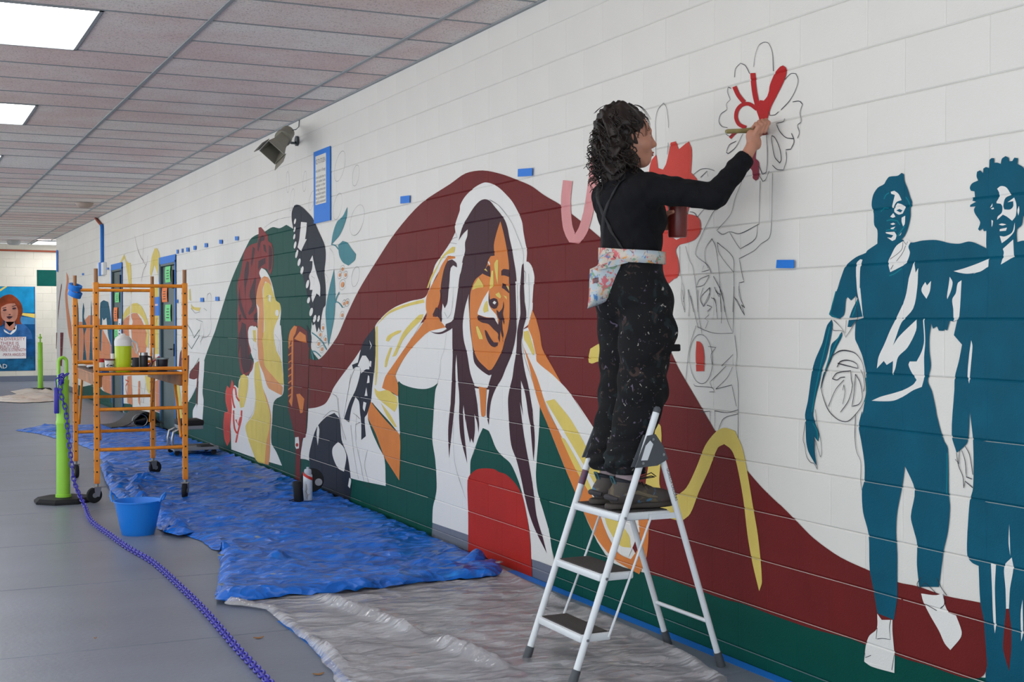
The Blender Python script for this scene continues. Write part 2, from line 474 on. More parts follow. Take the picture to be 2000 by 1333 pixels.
def flat_mesh(loops):
    """fill polygons given in 2D (first loop of each list is the outline)"""
    bm = bmesh.new()
    for lp in loops:
        vs = [Vector((0, p[0], p[1])) for p in lp]
        tris = tessellate_polygon([vs])
        bv = [bm.verts.new(v) for v in vs]
        for t in tris:
            a, b, c = (vs[i] for i in t)
            if (b-a).cross(c-a).length < 1e-9: continue
            try: bm.faces.new([bv[i] for i in t])
            except ValueError: pass
    loose = [v for v in bm.verts if not v.link_faces]
    bmesh.ops.delete(bm, geom=loose, context='VERTS')
    return bm
def paint(name, m, parent, layer, *outl, smooth=True, stroke=None, label=None):
    for s in outl:
        mb = MB()
        px = trace(s) if isinstance(s, str) else s
        if stroke: px = offset_stroke(spline(px, False), stroke)
        elif smooth: px = spline(px)
        bm = flat_mesh([[to_wall(p) for p in px]])
        LAYER[0] += 1
        if bm.faces: conform(bm, mb, .0006+.0005*layer+.00002*(LAYER[0] % 20), m is not WHITE)
        else: bm.free(); continue
        obj(name, mb, m, parent, label=label)
def pen(name, parent, layer, *outl, w=.0036, m=None, closed=False):
    """thin marker lines drawn on the wall"""
    for s in outl:
        mb = MB()
        px = spline(trace(s) if isinstance(s, str) else s, closed, 4, 60)
        if closed: px = px+[px[0]]
        W = [Vector(to_wall(p)) for p in px]; n = len(W); v = []
        for i in range(n):
            t = W[min(i+1, n-1)]-W[max(i-1, 0)]
            if t.length < 1e-9: t = Vector((1,0))
            t.normalize(); nn = Vector((-t.y, t.x))*w*.5*(.7+.5*noise.noise(Vector((W[i].x*9, W[i].y*9, layer))))
            v += [(D-.0008-.0005*layer, *(W[i]+nn)), (D-.0008-.0005*layer, *(W[i]-nn))]
        mb.add(v, [(2*i, 2*i+1, 2*i+3, 2*i+2) for i in range(n-1)]); obj(name, mb, m or INK, parent)
def ell(cx, cy, rx, ry, rot=0, n=14, crop='P'):
    x0, y0, k = CROPS[crop]; c, s = math.cos(R(rot)), math.sin(R(rot))
    return [(x0+(cx+rx*math.cos(a)*c-ry*math.sin(a)*s)/k, y0+(cy+rx*math.cos(a)*s+ry*math.sin(a)*c)/k) for a in [2*math.pi*i/n for i in range(n)]]
def pm(name, c, var=.06): return mat('paint_'+name, tuple(max(0, v*.97-3) for v in c), .5, bump=.16, bscale=170, var=var, vscale=5, spec=.10)
INK = mat('marker_ink', (34, 34, 44), .6)
MAROON = pm('maroon', (116, 38, 38)); GREEN = pm('green', (4, 80, 70)); ARCHRED = pm('arch_red', (186, 46, 38)); WHITE = mat('paint_white', (224, 222, 218), .5, bump=.16, bscale=170, spec=.25)
PLUM = pm('plum', (70, 40, 50)); ORANGE = pm('orange', (226, 136, 70)); YELLOW = pm('yellow', (234, 210, 112)); NAVY = pm('navy', (32, 40, 55))
TEAL = pm('teal', (12, 94, 120), .12); LEAF = pm('leaf_teal', (78, 144, 154)); TULIP = pm('tulip', (218, 78, 68)); PETAL = pm('petal_red', (188, 46, 48)); PETAL2 = pm('petal_rose', (146, 56, 72))
PINK = pm('pink', (228, 158, 158)); HAIRRED = pm('hair_red', (142, 54, 55)); PEACH = pm('peach', (232, 160, 106)); SALMON = pm('salmon', (224, 146, 106)); TEALSTROKE = pm('teal_stroke', (20, 130, 145))

def mural(name, label, px, group='figures of the painted mural'):
    v = on_x(*px); return thing(name, label, 'mural', (D, v.y, 0), group)

# grey band painted along the foot of the wall
gb = MB()
y = Y_BEG
bm = flat_mesh([[(Y_BEG, .002), (17.1, .002), (17.1, .105), (Y_BEG, .105)]]); conform(bm, gb, .0005)
for a, b in ((18.25, 21.4), (22.56, Y_END)):
    bm = flat_mesh([[(a, .002), (b, .002), (b, .105), (a, .105)]]); conform(bm, gb, .0005)
obj('base_band', gb, BASEGREY, wall)

# --- green hill on the left and green ground
t = mural('painted_hill', 'dark green hill painted behind the singer, reaching down to the floor', (560, 900))
paint('green_hill', GREEN, t, 1, "E 0,1100 140,660 300,310 345,270 430,235 500,195 560,205 620,175 680,210 730,500 790,720 840,1000 835,1250 | P 640,720 700,785 765,765 | D 975,820 1010,850 1100,880 1200,890 1270,870 1315,835 | B 245,960 232,1100 225,1250 | C 560,20 552,180 550,260 570,400 578,520 575,600 555,700 550,800 545,885 | P 843,1075 600,985 345,880 345,815 369,784 383,758 401,698 415,660")
t = mural('painted_ground', 'dark green band painted along the foot of the wall right of the ladder', (1500, 1250))
paint('green_ground', GREEN, t, 1, "T 180,30 330,400 500,750 660,815 760,832 890,875 1040,930 1140,955 1302,1010 | U 200,1080 430,1150 | L 400,1070 700,1170 1060,1280 1547,1333 | P 2150,1420 2150,1700 1090,1165 | T 235,880 250,790 245,740 200,560 160,400 165,250")
# --- maroon ribbon
t = mural('painted_ribbon', 'broad maroon ribbon arching over the girl with headphones and sweeping down right', (1100, 700))
paint('maroon_ribbon', MAROON, t, 3, "V 568,690 598,697 620,685 650,650 690,590 720,520 775,405 | O 100,500 200,350 330,205 480,105 560,50 650,35 750,55 830,85 900,115 970,165 1055,215 1110,260 1160,300 1220,350 | P 1200,490 1262,580 1323,714 | S 700,790 770,910 825,1005 | T 1010,150 1090,250 1160,340 1230,420 1302,490 | U 60,530 130,600 210,680 330,765 460,825 | L 430,445 600,480 850,565 1160,625 1440,690 1445,900 1420,1235 1225,1180 1200,1260 1150,1298 1060,1300 1000,1290 850,1240 700,1185 520,1135 400,1090 140,1000 0,945 | U 200,1090 0,1020 | T 1140,965 1040,940 890,885 760,840 680,822 | P 1200,1000 1120,830 1080,740 1060,700 950,600 850,620 800,640 | V 845,560 800,630 760,690 730,730 700,770 670,815 655,850 635,880 600,895 565,900")
# --- girl with headphones
t = mural('painted_girl', 'painted girl with closed eyes, long plum hair and white headphones', (960, 1000))
paint('white_ground', WHITE, t, 4,
 "A 425,485 450,400 470,340 475,290 520,210 590,140 640,105 700,80 760,88 830,125 900,190 960,260 1020,370 1050,450 1062,540 1080,640 1095,720 1090,815 1110,820 1140,860 1165,960 1155,1050 1145,1200 | B 1150,150 1145,230 1110,350 1060,400 1050,520 1060,620 1110,780 1160,920 1210,1100 1215,1230 | C 1250,30 1245,200 1225,480 1235,600 1270,720 1310,860 1325,960 | T 250,785 145,755 | C 1195,1040 1190,900 1165,750 1130,600 1070,450 1000,370 960,320 920,210 880,190 850,260 800,400 795,500 780,530 785,760 787,885 550,805 555,700 578,600 570,400 550,260 560,100 | B 225,1250 232,1100 245,960 270,895 | D 1270,870 1200,890 1100,880 1010,850 975,820 945,775 1000,660 1080,545 1200,420 1240,390 | A 300,1300 320,900 440,650 430,540")
paint('sleeve', WHITE, t, 4, "D 770,350 800,300 880,220 960,170 1080,125 1200,95 1240,20 | A 200,1000 240,850 300,760 380,640 430,540 455,650 430,760 380,760 250,950 170,1150 160,1330 | D 1215,230 1100,430 900,720 860,780 830,880 970,955 975,1040 985,1290 900,1180 800,1070 740,990 745,900 765,760 770,640 778,500",
 "B 1060,400 1105,380 1140,470 1180,640 1190,700 1333,820 | O 1100,1190 1190,1333 | T 345,0 450,160 560,350 640,470 | P 1268,1010 | T 680,560 600,740 560,730 500,640 440,480 340,290 260,130 200,0 | B 1333,1240 1270,1100 1190,850 1100,650 1055,540")
paint('arm', ORANGE, t, 5, "A 360,760 300,850 260,950 200,1050 160,1150 155,1250 | B 165,270 100,380 0,510 | D 1100,430 900,720 860,780 830,880 870,900 920,920 970,955 970,850 945,775 1000,660 1080,545 1200,420 1240,390 | B 190,415 340,380 300,330 270,285 220,280 225,250 270,180 290,90 285,30 | A 290,1080 320,900 360,800 430,785 425,770",
 "C 150,15 130,110 180,220 220,330 240,380 290,460 335,530 340,400 338,235 300,195 240,130 190,70",
 "B 1145,215 1180,300 1215,430 1240,580 1333,750 | O 1060,1145 | B 1333,820 1190,700 1180,640 1140,470 1105,380 1110,350",
 "B 1050,520 1110,720 1160,930 1210,1100 1290,1290 | T 230,150 340,420 440,640 520,745 560,775 650,825 685,740 695,600 690,555 645,555 650,690 610,755 550,725 500,640 440,480 340,290 260,130 | B 1333,1240 1270,1100 1190,850 1100,640 1055,540")
paint('sleeve_shading', YELLOW, t, 6, "D 785,330 880,225 960,180 1080,140 1190,110 1200,140 1080,165 960,205 880,245 810,310", "D 1190,240 1150,250 1020,390 960,520 920,610 950,600 1010,470 1090,370 1180,280", "D 865,470 880,430 960,385 1000,380 990,400 930,430 885,480", "D 855,700 860,640 900,530 920,530 890,620 870,700", "D 765,880 800,910 880,900 960,960 965,1030 940,1090 890,1050 810,985 775,940",
 "A 270,840 300,775 400,680 430,680 420,730 350,750 300,800 250,900 200,1000 180,1060 165,1060 210,940", "D 775,360 790,340 792,700 780,850 770,860 775,600",
 "B 1065,420 1110,410 1130,480 1170,620 1150,640 1100,540 1070,490", "T 210,10 250,0 330,100 420,260 470,330 440,400 400,330 330,210", "T 440,250 490,240 500,330 470,330", "T 480,520 520,540 600,640 610,700 560,690 500,600", "T 280,180 300,190 390,350 440,450 420,450 350,330", "D 820,1010 900,1110 960,1220 940,1220 870,1120")
paint('hair', PLUM, t, 6, "A 705,235 660,250 610,300 570,360 540,410 515,450 490,510 460,620 500,560 545,515 540,580 520,640 520,720 500,790 480,900 465,980 455,1070 440,1180 | B 420,260 400,320 340,350 335,375 350,395 300,422 240,428 188,412 240,438 300,441 370,410 402,387 402,560 405,640 400,800 395,900 385,1100 375,1250 | C 670,20 655,180 655,280 661,382 668,300 685,150 698,20 | B 425,1100 432,900 430,750 440,630 447,750 455,900 465,1000 470,1200 | C 727,20 725,120 735,250 778,418 770,330 757,200 750,90 | B 495,1250 505,1100 515,1180 525,1270 | C 768,130 778,200 797,285 804,255 818,288 828,200 824,95 842,150 852,218 858,120 | B 650,1280 635,1100 610,945 745,960 725,1100 722,1200 740,1290 750,1160 760,1080 780,1010 810,940 860,860 900,760 950,640 980,530 1000,400 1005,300 1010,100 | A 1000,1100 1000,1010 990,900 970,780 955,690 930,580 915,500 890,430 850,370 800,310 750,250",
 "A 1050,850 1065,830 1070,950 1068,1050 1080,1250 | B 1070,100 1090,270 1060,400 1045,520 1050,620 1075,780 1110,930 1140,1100 1160,1250 | C 1200,80 1215,200 1218,300 1210,405 1200,300 1190,180 | B 1130,1300 1110,1200 1080,1000 1040,870 1045,1050 1060,1200 | C 1122,20 1130,100 1150,250 1190,470 1210,600 1230,760 1270,900 1297,1005 1220,850 1180,740 1150,620 1130,520 1100,400 1065,300 1050,150 1045,20 | B 925,1200 920,1050 935,950 960,850 975,740 990,650 1000,560 1005,420 1025,310 | A 1035,1300 1030,1100 1040,950",
 "A 400,795 440,830 445,870 410,850 385,880 375,1000 365,1100 355,1200 330,1250 305,1180 300,1090 290,1260 250,1240 218,1310 | B 270,285 295,330 305,325 300,200 290,110 | A 295,1040 310,950 330,870 360,810")
paint('neck_white', WHITE, t, 7, "B 558,70 525,180 505,290 500,380 510,500 540,620 570,800 610,925 650,935 730,942 768,820 740,826 650,762 605,700 590,560 568,400 560,250 553,110", "A 990,1000 1005,1000 1010,1333 | B 1010,60 1005,300 1000,400 | A 1000,1333", "A 460,960 490,830 500,825 480,920")
paint('face', ORANGE, t, 7, "A 850,440 820,530 790,660 797,760 760,765 735,810 725,850 690,920 620,980 590,1040 570,1120 | B 565,250 575,400 595,560 640,680 740,780 770,770 830,670 870,580 890,500 920,400 935,280 935,100 | A 930,1000 930,850 910,700 880,550", "B 648,930 722,945 710,1200 690,1215 672,1200 660,1050")
paint('lips_and_teeth', WHITE, t, 8, "B 745,30 720,70 690,120 640,240 640,260 720,285 790,290 830,355 815,270 770,215 745,170 740,80")
paint('features', PLUM, t, 9, "A 690,915 735,850 755,860 760,960 720,945 680,925", "A 860,900 880,885 930,890 935,960 890,945 860,945", "A 865,1060 870,1015 900,1030 935,1100 930,1110 890,1075", "A 745,1105 752,1170 790,1155 820,1165 832,1210 815,1250 790,1255 760,1235 740,1190",
 "B 880,135 885,190 875,250 890,330 885,355 868,300 868,380 880,450 872,500 880,520 860,440 850,400 845,330 820,260 815,215 840,240 870,200", "B 635,280 650,265 720,290 790,290 830,355 850,290 870,270 852,400 845,520 830,480 830,440 790,400 740,350 680,335 640,310", "B 705,405 720,410 760,480 790,520 830,520 825,550 800,565 770,555 740,520 715,460")
paint('highlights', YELLOW, t, 10, "A 795,840 815,800 832,800 828,1030 812,960", "A 770,900 785,900 785,1040 750,1075 755,1000", "A 590,1080 600,1040 650,965 690,1030 690,1055 640,1060", "A 700,890 715,880 735,910", "A 805,1120 840,1100 860,1140 850,1160 820,1140", "B 625,375 640,365 680,450 690,490 655,490 635,430", "A 905,1040 930,1050 932,1085", "B 690,215 710,150 730,130 740,230 700,245", "A 880,1130 910,1140 912,1170")
paint('nostril', WHITE, t, 10, "A 780,1200 795,1180 815,1195 800,1215", "A 735,820 745,810 758,840 750,850")
pen('pencil_line', t, 10, "A 750,240 830,290 900,370 960,460 1010,580 1050,680 1068,760 1062,830", "A 430,540 450,590 410,600 380,640 445,650", "A 415,1050 405,1250 | B 410,100 390,250 360,295 330,240", "B 350,420 330,580 295,690 290,800 265,900", "A 1070,900 1085,920 1080,1010", "A 1115,930 1120,1200 | B 1105,290 1085,285", "C 690,150 690,300 700,420 730,530 770,650", w=.003)
paint('green_arch', GREEN, t, 5, "C 880,188 918,210 965,320 1000,365 1060,420 1110,530 1135,610 1000,600 790,540 797,490 800,400 820,350 850,255")
paint('red_arch', ARCHRED, t, 6, "C 780,530 800,490 850,455 950,455 985,475 1030,490 1100,560 1140,640 1170,780 1190,950 1200,1158 1100,1130 785,1000 785,760")
# --- singer, microphone
t = mural('painted_singer', 'painted singer in profile with curly maroon hair and yellow face', (520, 860))
paint('white_ground', WHITE, t, 3, "E 405,550 440,570 480,640 505,720 530,830 565,860 575,930 565,1040 580,1130 | F 850,100 855,300 862,420 865,540 850,590 800,620 775,660 765,800 757,1000 800,1080 850,1200 830,1195 610,1130 410,1060 405,900 400,820 415,700 410,600 420,520 440,500 470,530 480,450 520,410 560,420 600,330 605,290 590,250 560,150 550,50 | E 285,1110 300,1055 350,1050 375,1080 365,1000 360,850 375,740 400,650 385,590")
paint('hair', HAIRRED, t, 4, "E 380,200 400,195 430,230 460,270 465,315 495,340 505,430 500,560 480,610 450,560 400,550 385,600 400,650 370,740 360,850 370,920 372,1050 340,1060 320,1045 290,1080 295,1200 315,1270 | F 570,250 600,310 590,370 540,425 500,400 480,310 470,150 | E 200,1300 200,1100 195,950 200,850 195,690 220,610 240,500 260,400 310,350 370,330 380,260")
paint('curls', PLUM, t, 5, "E 410,265 435,280 430,310 400,320 380,410 370,390 380,310", "E 330,365 350,380 335,480 320,545 315,500", "E 280,490 297,500 295,600 270,720 268,850 258,700 255,600", "E 470,350 490,370 497,450 490,550 470,580 470,500", "E 420,345 440,350 450,420 430,400", "E 380,490 440,460 440,510 400,540 375,570", "E 345,635 360,640 350,760 360,850 340,920 300,960 290,940 325,860 300,790", "E 215,710 230,850 280,1000 250,980 205,850", "E 235,1020 270,1040 280,1150 300,1300 280,1333 230,1200 205,1300 205,1150 225,1080", "F 490,120 540,110 560,220 590,300 570,380 520,400 495,300", "E 340,960 370,930 368,1030 340,1010", "E 210,960 230,950 225,1010 210,1020")
paint('face', YELLOW, t, 5, "E 430,690 455,670 480,690 510,770 530,830 565,860 570,920 545,1000 520,1060 510,1130 530,1250 | F 800,200 840,280 860,420 862,500 820,500 760,420 690,330 670,200 680,60 | E 430,1100 425,900 420,780", "F 615,310 645,290 665,420 690,550 740,690 750,800 740,900 700,1185 635,1165 600,1090 545,930 535,850 605,750 620,600 610,450", "F 490,420 520,405 555,440 550,560 520,690 490,700 470,600 475,520", "E 330,1090 355,1090 360,1200 335,1180")
paint('face_shading', PEACH, t, 6, "E 400,650 430,620 470,640 500,720 480,690 440,665 415,740 420,850 425,1000 420,1150 | F 680,100 690,200 700,330 770,420 860,520 850,590 790,560 730,520 690,400 650,300 640,150 | E 370,1250 370,1100 385,900 360,850 370,740", "F 685,530 720,620 755,760 750,900 745,1100 735,1195 700,1185 715,1000 740,880 748,750 720,650")
paint('eye', WHITE, t, 7, ell(542, 940, 16, 28, 0, 12, 'E'), "E 545,1040 575,1050 580,1130 570,1190 575,1300 540,1240 515,1150 520,1080", "E 470,780 490,790 485,850 470,830")
pen('pencil_line', t, 8, "F 590,90 610,130 600,180 630,200 620,270", "F 790,60 830,120 820,200 835,240", "F 560,800 600,740 620,650", "E 445,800 470,790 485,800", w=.0035)
t = mural('painted_lily', 'red lily petals painted low on the green hill beside the singer', (445, 860))
paint('petals', TULIP, t, 4, "F 415,450 430,500 410,560 415,700 410,780 400,900 400,980 375,1030 350,970 340,850 350,740 380,730 360,640 360,560 375,505 400,530")
paint('petal_edges', TULIP, t, 5, "F 480,640 455,600 445,530 425,515 415,560 425,650 440,700", "F 430,720 430,800 440,880 460,920", "F 500,720 495,800 470,900 450,1000", "F 450,800 470,850 490,780", stroke=3.2)
t = mural('painted_microphone', 'painted maroon microphone with orange grille, held before the singer', (585, 900))
paint('body', MAROON, t, 5, "E 640,1180 650,1110 690,1050 740,1055 790,1090 820,1130 835,1250 | F 1085,190 1085,270 1070,690 1060,900 1055,955 1025,965 1015,1050 1010,1230 | P 588,950 577,945 | F 968,1050 960,940 930,810 905,700 905,600 905,200 920,80")
paint('grille', ORANGE, t, 6, "F 935,60 950,60 945,600 937,690 910,640 930,590 932,300", "E 640,1180 655,1100 690,1050 715,1060 700,1120 660,1190 645,1260", "E 690,1165 740,1100 790,1135 797,1200 750,1190", "F 975,580 1005,575 1045,620 1030,740 1010,745 990,650", *["F 905,%d 935,%d 935,%d 905,%d" % (yy+22, yy, yy+12, yy+34) for yy in (145, 215, 280, 340, 398, 455, 512, 570)])
paint('switch', WHITE, t, 6, "F 965,955 995,950 1000,1000 998,1050 975,1055 965,1030")
paint('switch_dot', ARCHRED, t, 7, ell(982, 1020, 12, 16, 0, 10, 'F'))
# --- butterflies
t = mural('painted_butterfly', 'navy and white butterfly wing painted upright at the top of the green hill', (610, 500))
paint('wing', NAVY, t, 5, "E 715,0 690,10 670,60 668,130 680,200 690,300 700,400 720,480 750,560 770,640 790,720 810,830 830,900 840,1000 850,1050 870,1030 885,1110 900,1060 915,1095 920,1000 940,900 960,870 960,700 950,580 960,480 960,400 945,330 900,230 850,120 800,60 750,15", "D 175,330 215,430 205,545 190,520")
paint('wing_spots', WHITE, t, 6, "E 750,150 800,155 795,230 785,300 800,300 775,350 750,405 720,370 735,300 740,250", "E 850,440 860,500 885,600 915,700 915,800 885,770 850,850 840,800 850,740 825,740 830,680 820,620 845,560 850,490 825,490",
 *[ell(x, y, a, b, 12, 10, 'E') for x, y, a, b in ((697,145,8,25),(693,215,7,25),(691,278,8,25),(698,350,10,33),(712,428,10,38),(733,500,12,34),(758,570,12,36),(806,690,12,38),(815,830,12,28),(838,932,14,38),(868,990,12,34),(902,990,10,30))])
pen('pencil_line', t, 8, "E 430,200 500,150 580,120 665,105", "E 955,300 960,350 945,380", "E 1000,380 1030,420 1040,500 1030,600 1000,700", "E 960,600 985,640 975,680", "E 840,620 870,640 860,700", w=.003)
t = mural('painted_butterfly', 'large half drawn navy butterfly on white between microphone and girl', (680, 900))
paint('white_ground', WHITE, t, 4, "V 565,900 600,895 635,880 655,850 670,815 700,770 760,690 800,630 830,600 842,700 838,860 815,930 830,990 860,1060 885,1110 890,1225 735,1190 560,1115 530,1110 545,1020 558,1000")
paint('upper_wing', NAVY, t, 5, "D 770,350 778,500 765,700 745,880 735,990 700,1110 680,1140 690,1300 650,1333 650,1200 640,1100 630,1000 600,960 565,1060 545,1180 500,1150 550,1000 600,900 640,760 640,700 600,700 580,720 570,680 620,660 660,500 710,420")
paint('lower_wing', NAVY, t, 5, "V 568,1110 575,1060 600,980 640,935 675,918 697,945 705,1030 730,1100 742,1180 745,1235 740,1290 700,1280 640,1250 590,1200")
paint('wing_spots', WHITE, t, 6, "D 660,600 690,600 720,650 720,720 690,720 650,755 640,700 620,690 640,640", "D 720,465 740,510 725,550 733,515", "D 725,645 740,650 735,700 720,690", "D 710,770 720,780 722,835 700,840", "D 695,875 705,950 680,950", "D 670,1000 695,1010 680,1085 665,1060", "V 690,1040 712,1060 725,1100 715,1165 690,1150 668,1100 668,1065", "V 605,965 612,990 605,1055 600,1010", "V 738,1190 745,1200 740,1235 732,1225")
pen('pencil_line', t, 8, "D 400,930 440,960 450,1060 480,1200 520,1333", "D 455,970 450,1000 470,1150 500,1333", "D 320,1140 390,1080 450,1090 465,1150", "D 600,700 560,800 530,950 500,1130", "D 560,760 540,900 520,1000", "D 640,1180 600,1200 610,1333", "C 20,170 40,350 70,520", "C 60,100 50,250 80,400 110,560 140,570", "C 130,330 110,430 130,520 145,575", "D 580,1100 610,1120 640,1150", w=.0048)
# --- leaves and small flowers
t = mural('painted_leaves', 'teal leaves on a stem painted between butterfly wing and ribbon', (665, 520))
paint('leaf', LEAF, t, 4, "E 1150,20 1145,100 1115,200 1080,270 1010,350 1025,250 1060,150 1110,100")
paint('leaf', LEAF, t, 4, "E 1110,315 1150,330 1185,380 1225,430 1215,480 1160,530 1110,500 1080,440 1070,350")
paint('leaf', LEAF, t, 4, "E 1035,560 1045,750 1040,950 1020,1070 985,1230 975,1130 960,950 970,850 1000,700")
paint('stem', LEAF, t, 4, "E 1010,345 1045,355 1075,390", "E 1045,855 1060,800 1080,760", "E 1045,840 1080,855 1110,895", "D 220,400 260,430 310,480 350,550", "D 215,560 250,565 300,610", "D 220,570 235,635", stroke=2.2)
t = mural('painted_blossoms', 'small orange dotted blossoms sketched beside the teal leaves', (640, 640))
fl_ = [(1085,610),(1135,610),(1108,560),(1108,695),(1150,850),(1122,860),(1105,960),(938,1070),(915,1130),(960,1170),(900,1210),(930,1255)]
paint('petals', PEACH, t, 4, *[ell(x, y, 9+5*(i == 3), 17+8*(i == 3), 10, 10, 'E') for i, (x, y) in enumerate(fl_)])
pen('outline', t, 5, *[ell(x, y, 18+9*(i == 3), 34+12*(i == 3), 10, 12, 'E') for i, (x, y) in enumerate(fl_)], w=.003, closed=True)
t = mural('sketched_ovals', 'thin pencilled ovals scattered around the taped notice', (640, 400))
pen('outline', t, 2, *[ell(*q, 14, 's') for q in ((420,730,18,120,0),(612,720,20,118,4),(465,930,22,128,8),(690,940,26,112,10),(1010,550,52,176,12),(1190,655,36,120,8),(985,1005,45,152,10),(1205,1160,72,178,14))], ell(1220, 625, 32, 88, 10, 14, 'E'), w=.003, closed=True)
# --- ribbons and flowers around the painter
t = mural('painted_loop', 'pale pink looped ribbon painted left of the painter', (1120, 460))
paint('loop', PINK, t, 5, "R 212,585 200,700 210,850 235,925 270,930 305,870 335,760 360,600 385,400 420,260 510,170", stroke=19)
t = mural('painted_tulip', 'bright red tulip shape painted behind the paint can', (1330, 540))
paint('bloom', TULIP, t, 4, "R 820,360 850,352 868,400 925,352 945,400 940,540 | M 245,40 290,90 310,140 230,330 205,420 260,430 310,455 330,510 325,590 280,655 200,690 130,710 98,760 122,850 130,960 105,1015 80,1025 | P 1300,560 1275,470 1268,345 | R 705,470 735,430 745,510 775,520 795,480")
pen('outline', t, 5, "R 733,440 732,310 730,230 745,165 778,125 795,150 805,210 808,272", "R 806,360 806,380 800,430")
paint('gap', WHITE, t, 5, "M 50,625 155,610 145,640 105,660")
t = mural('painted_flower', 'fresh red flower strokes under the brush, inside a sketched blossom', (1480, 300))
paint('trunk', PETAL, t, 4, "Q 560,345 600,295 625,283 650,300 655,345 630,420 570,540 530,620 505,700 490,765 430,765 432,720 410,650 405,615 440,565 470,570 500,530 520,440")
paint('finger', PETAL, t, 4, "Q 380,345 388,450 402,540 425,630", stroke=10)
paint('finger', PETAL, t, 4, "Q 230,455 262,525 310,585", stroke=8.5)
paint('ring', PETAL, t, 4, "Q 415,640 350,597 290,606 252,650 244,710 268,762 325,790", stroke=7.5)
paint('drip', PETAL, t, 4, "Q 195,875 215,850 245,825", stroke=6)
paint('lower_stroke', PETAL2, t, 4, "Q 375,930 412,940 400,1040 430,1070 430,1140 428,1200 405,1222 380,1200 375,1140 345,1100 350,1000")
pen('petal_sketch', t, 5, "Q 388,295 400,200 430,120 470,95 510,105 540,180 548,330", "Q 232,380 240,310 280,265 320,285 355,350", "Q 640,400 690,350 730,350 750,400 730,480 680,570 610,645", "Q 205,470 180,460 175,500 198,560 165,600 170,640 120,680 105,740 130,780 175,790", "Q 705,580 760,575 785,600 765,670 775,740 745,770 760,830 745,875", "Q 640,715 630,740 570,755 600,820 650,870 710,880", "Q 695,835 717,900 690,965 650,970 655,1050 630,1135 580,1130 540,1095", "Q 535,855 560,870 600,960 612,1050 600,1078 560,1030 540,930 532,870 540,850", "Q 490,840 500,1000 490,1150 460,1170 430,1100", "Q 245,900 190,930 165,990 180,1002 240,950 300,840", "Q 510,660 520,690 560,685 590,660", "Q 160,840 190,858 240,840", w=.0045)
t = mural('sketched_dancer', 'black line sketch of a dancer holding up the flower, right of the painter', (1420, 850))
pen('outline', t, 5, "M 750,0 720,100 650,280 620,400 590,450 480,575 535,610 600,585 690,605 870,515", "M 640,130 580,290 460,390 420,450 340,620 290,740 290,810 400,900 430,970", "M 885,110 880,300 875,515 860,520 840,650 700,745 660,690 600,590", "M 1000,40 995,300 990,490 970,640 890,700 830,760 690,835 715,970 735,1050 690,1060 690,1180 740,1290 710,1270", "M 435,650 375,745 375,860 410,940 340,960 360,900", "M 435,650 470,720 490,850 505,1000 515,1200 520,1333", "M 485,685 630,820 640,960 640,1100 630,1333", "M 485,685 505,790 640,965", "M 135,720 140,940 155,1050 150,1200 185,1333", "M 190,720 230,860 255,900 290,1110 305,1333", "M 410,990 320,1030 290,1100 360,1080 410,1000", "M 415,1105 350,1170 330,1220 360,1280 410,1190 415,1105", "M 450,1000 530,1160 555,1333", "M 640,1190 680,1240 720,1333", "M 255,60 330,5 400,0 460,20", "M 330,80 390,20 400,70", "M 230,400 270,410 300,450 340,400 420,320", "M 300,320 340,360 375,350", "M 875,60 910,118 935,100 970,20", "M 165,1060 180,1150 170,1240", "M 215,1120 245,1240 265,1333", "M 460,1100 480,1150 510,1170 520,1250", "M 430,1200 465,1220 480,1333", "M 390,1270 435,1280 400,1333")
pen('outline', t, 5, ell(312, 630, 100, 214, -2, 22, 'N'), closed=True)
pen('outline', t, 5, "N 270,340 230,460 200,600 190,700 180,820", "N 280,350 370,390 450,408 590,405 540,290 500,100 470,0", "N 600,0 595,250 590,400", "N 605,425 625,600 615,690 635,850 635,1070 633,1333", "N 440,890 580,855 600,950 620,1040", "N 250,845 258,862 330,870 410,880 430,915 385,915", "N 490,690 590,590 590,680", "N 440,890 540,790 585,700", "N 410,885 388,830 460,760 530,690", "N 430,1080 540,1095 635,1070", "N 635,1105 510,1145 465,1240", "N 390,1085 393,1190", "N 432,1080 432,1250", "N 375,520 440,530 400,590 410,680", "N 200,30 210,150 205,260", "N 150,30 165,150 170,220", "N 220,80 260,250 285,350", "N 285,30 285,200 300,300 320,410", "N 365,160 405,180 365,215 380,245 345,280 375,300 350,365", "N 600,90 650,180 690,250 665,155 690,185", "N 640,0 660,110 690,185", "N 330,10 305,110 330,175 385,60 390,10", "N 420,95 440,150 455,280", "N 480,90 490,200 488,320", "N 440,30 470,90", "N 310,1090 390,1083")
paint('red_swatch', TULIP, t, 4, "N 272,475 300,480 325,515 340,600 338,735 270,737 265,600")
t = mural('painted_ribbon', 'wavy yellow ribbon painted behind and right of the ladder', (1440, 950))
paint('wave', YELLOW, t, 5, "T 790,560 850,575 890,540 930,440 980,330 1020,230 1050,212 1085,240 1110,310 1140,470 1160,640 1185,780 1215,905 1228,860 1210,650 1185,500 1160,350 1135,230 1100,150 1050,135 1010,155 960,220 920,320 870,420 820,455 770,465 745,400 750,300 752,130 720,100 695,300 680,430 720,520", "S 140,610 150,560 200,532 245,530 245,630 190,630 160,640 142,635")
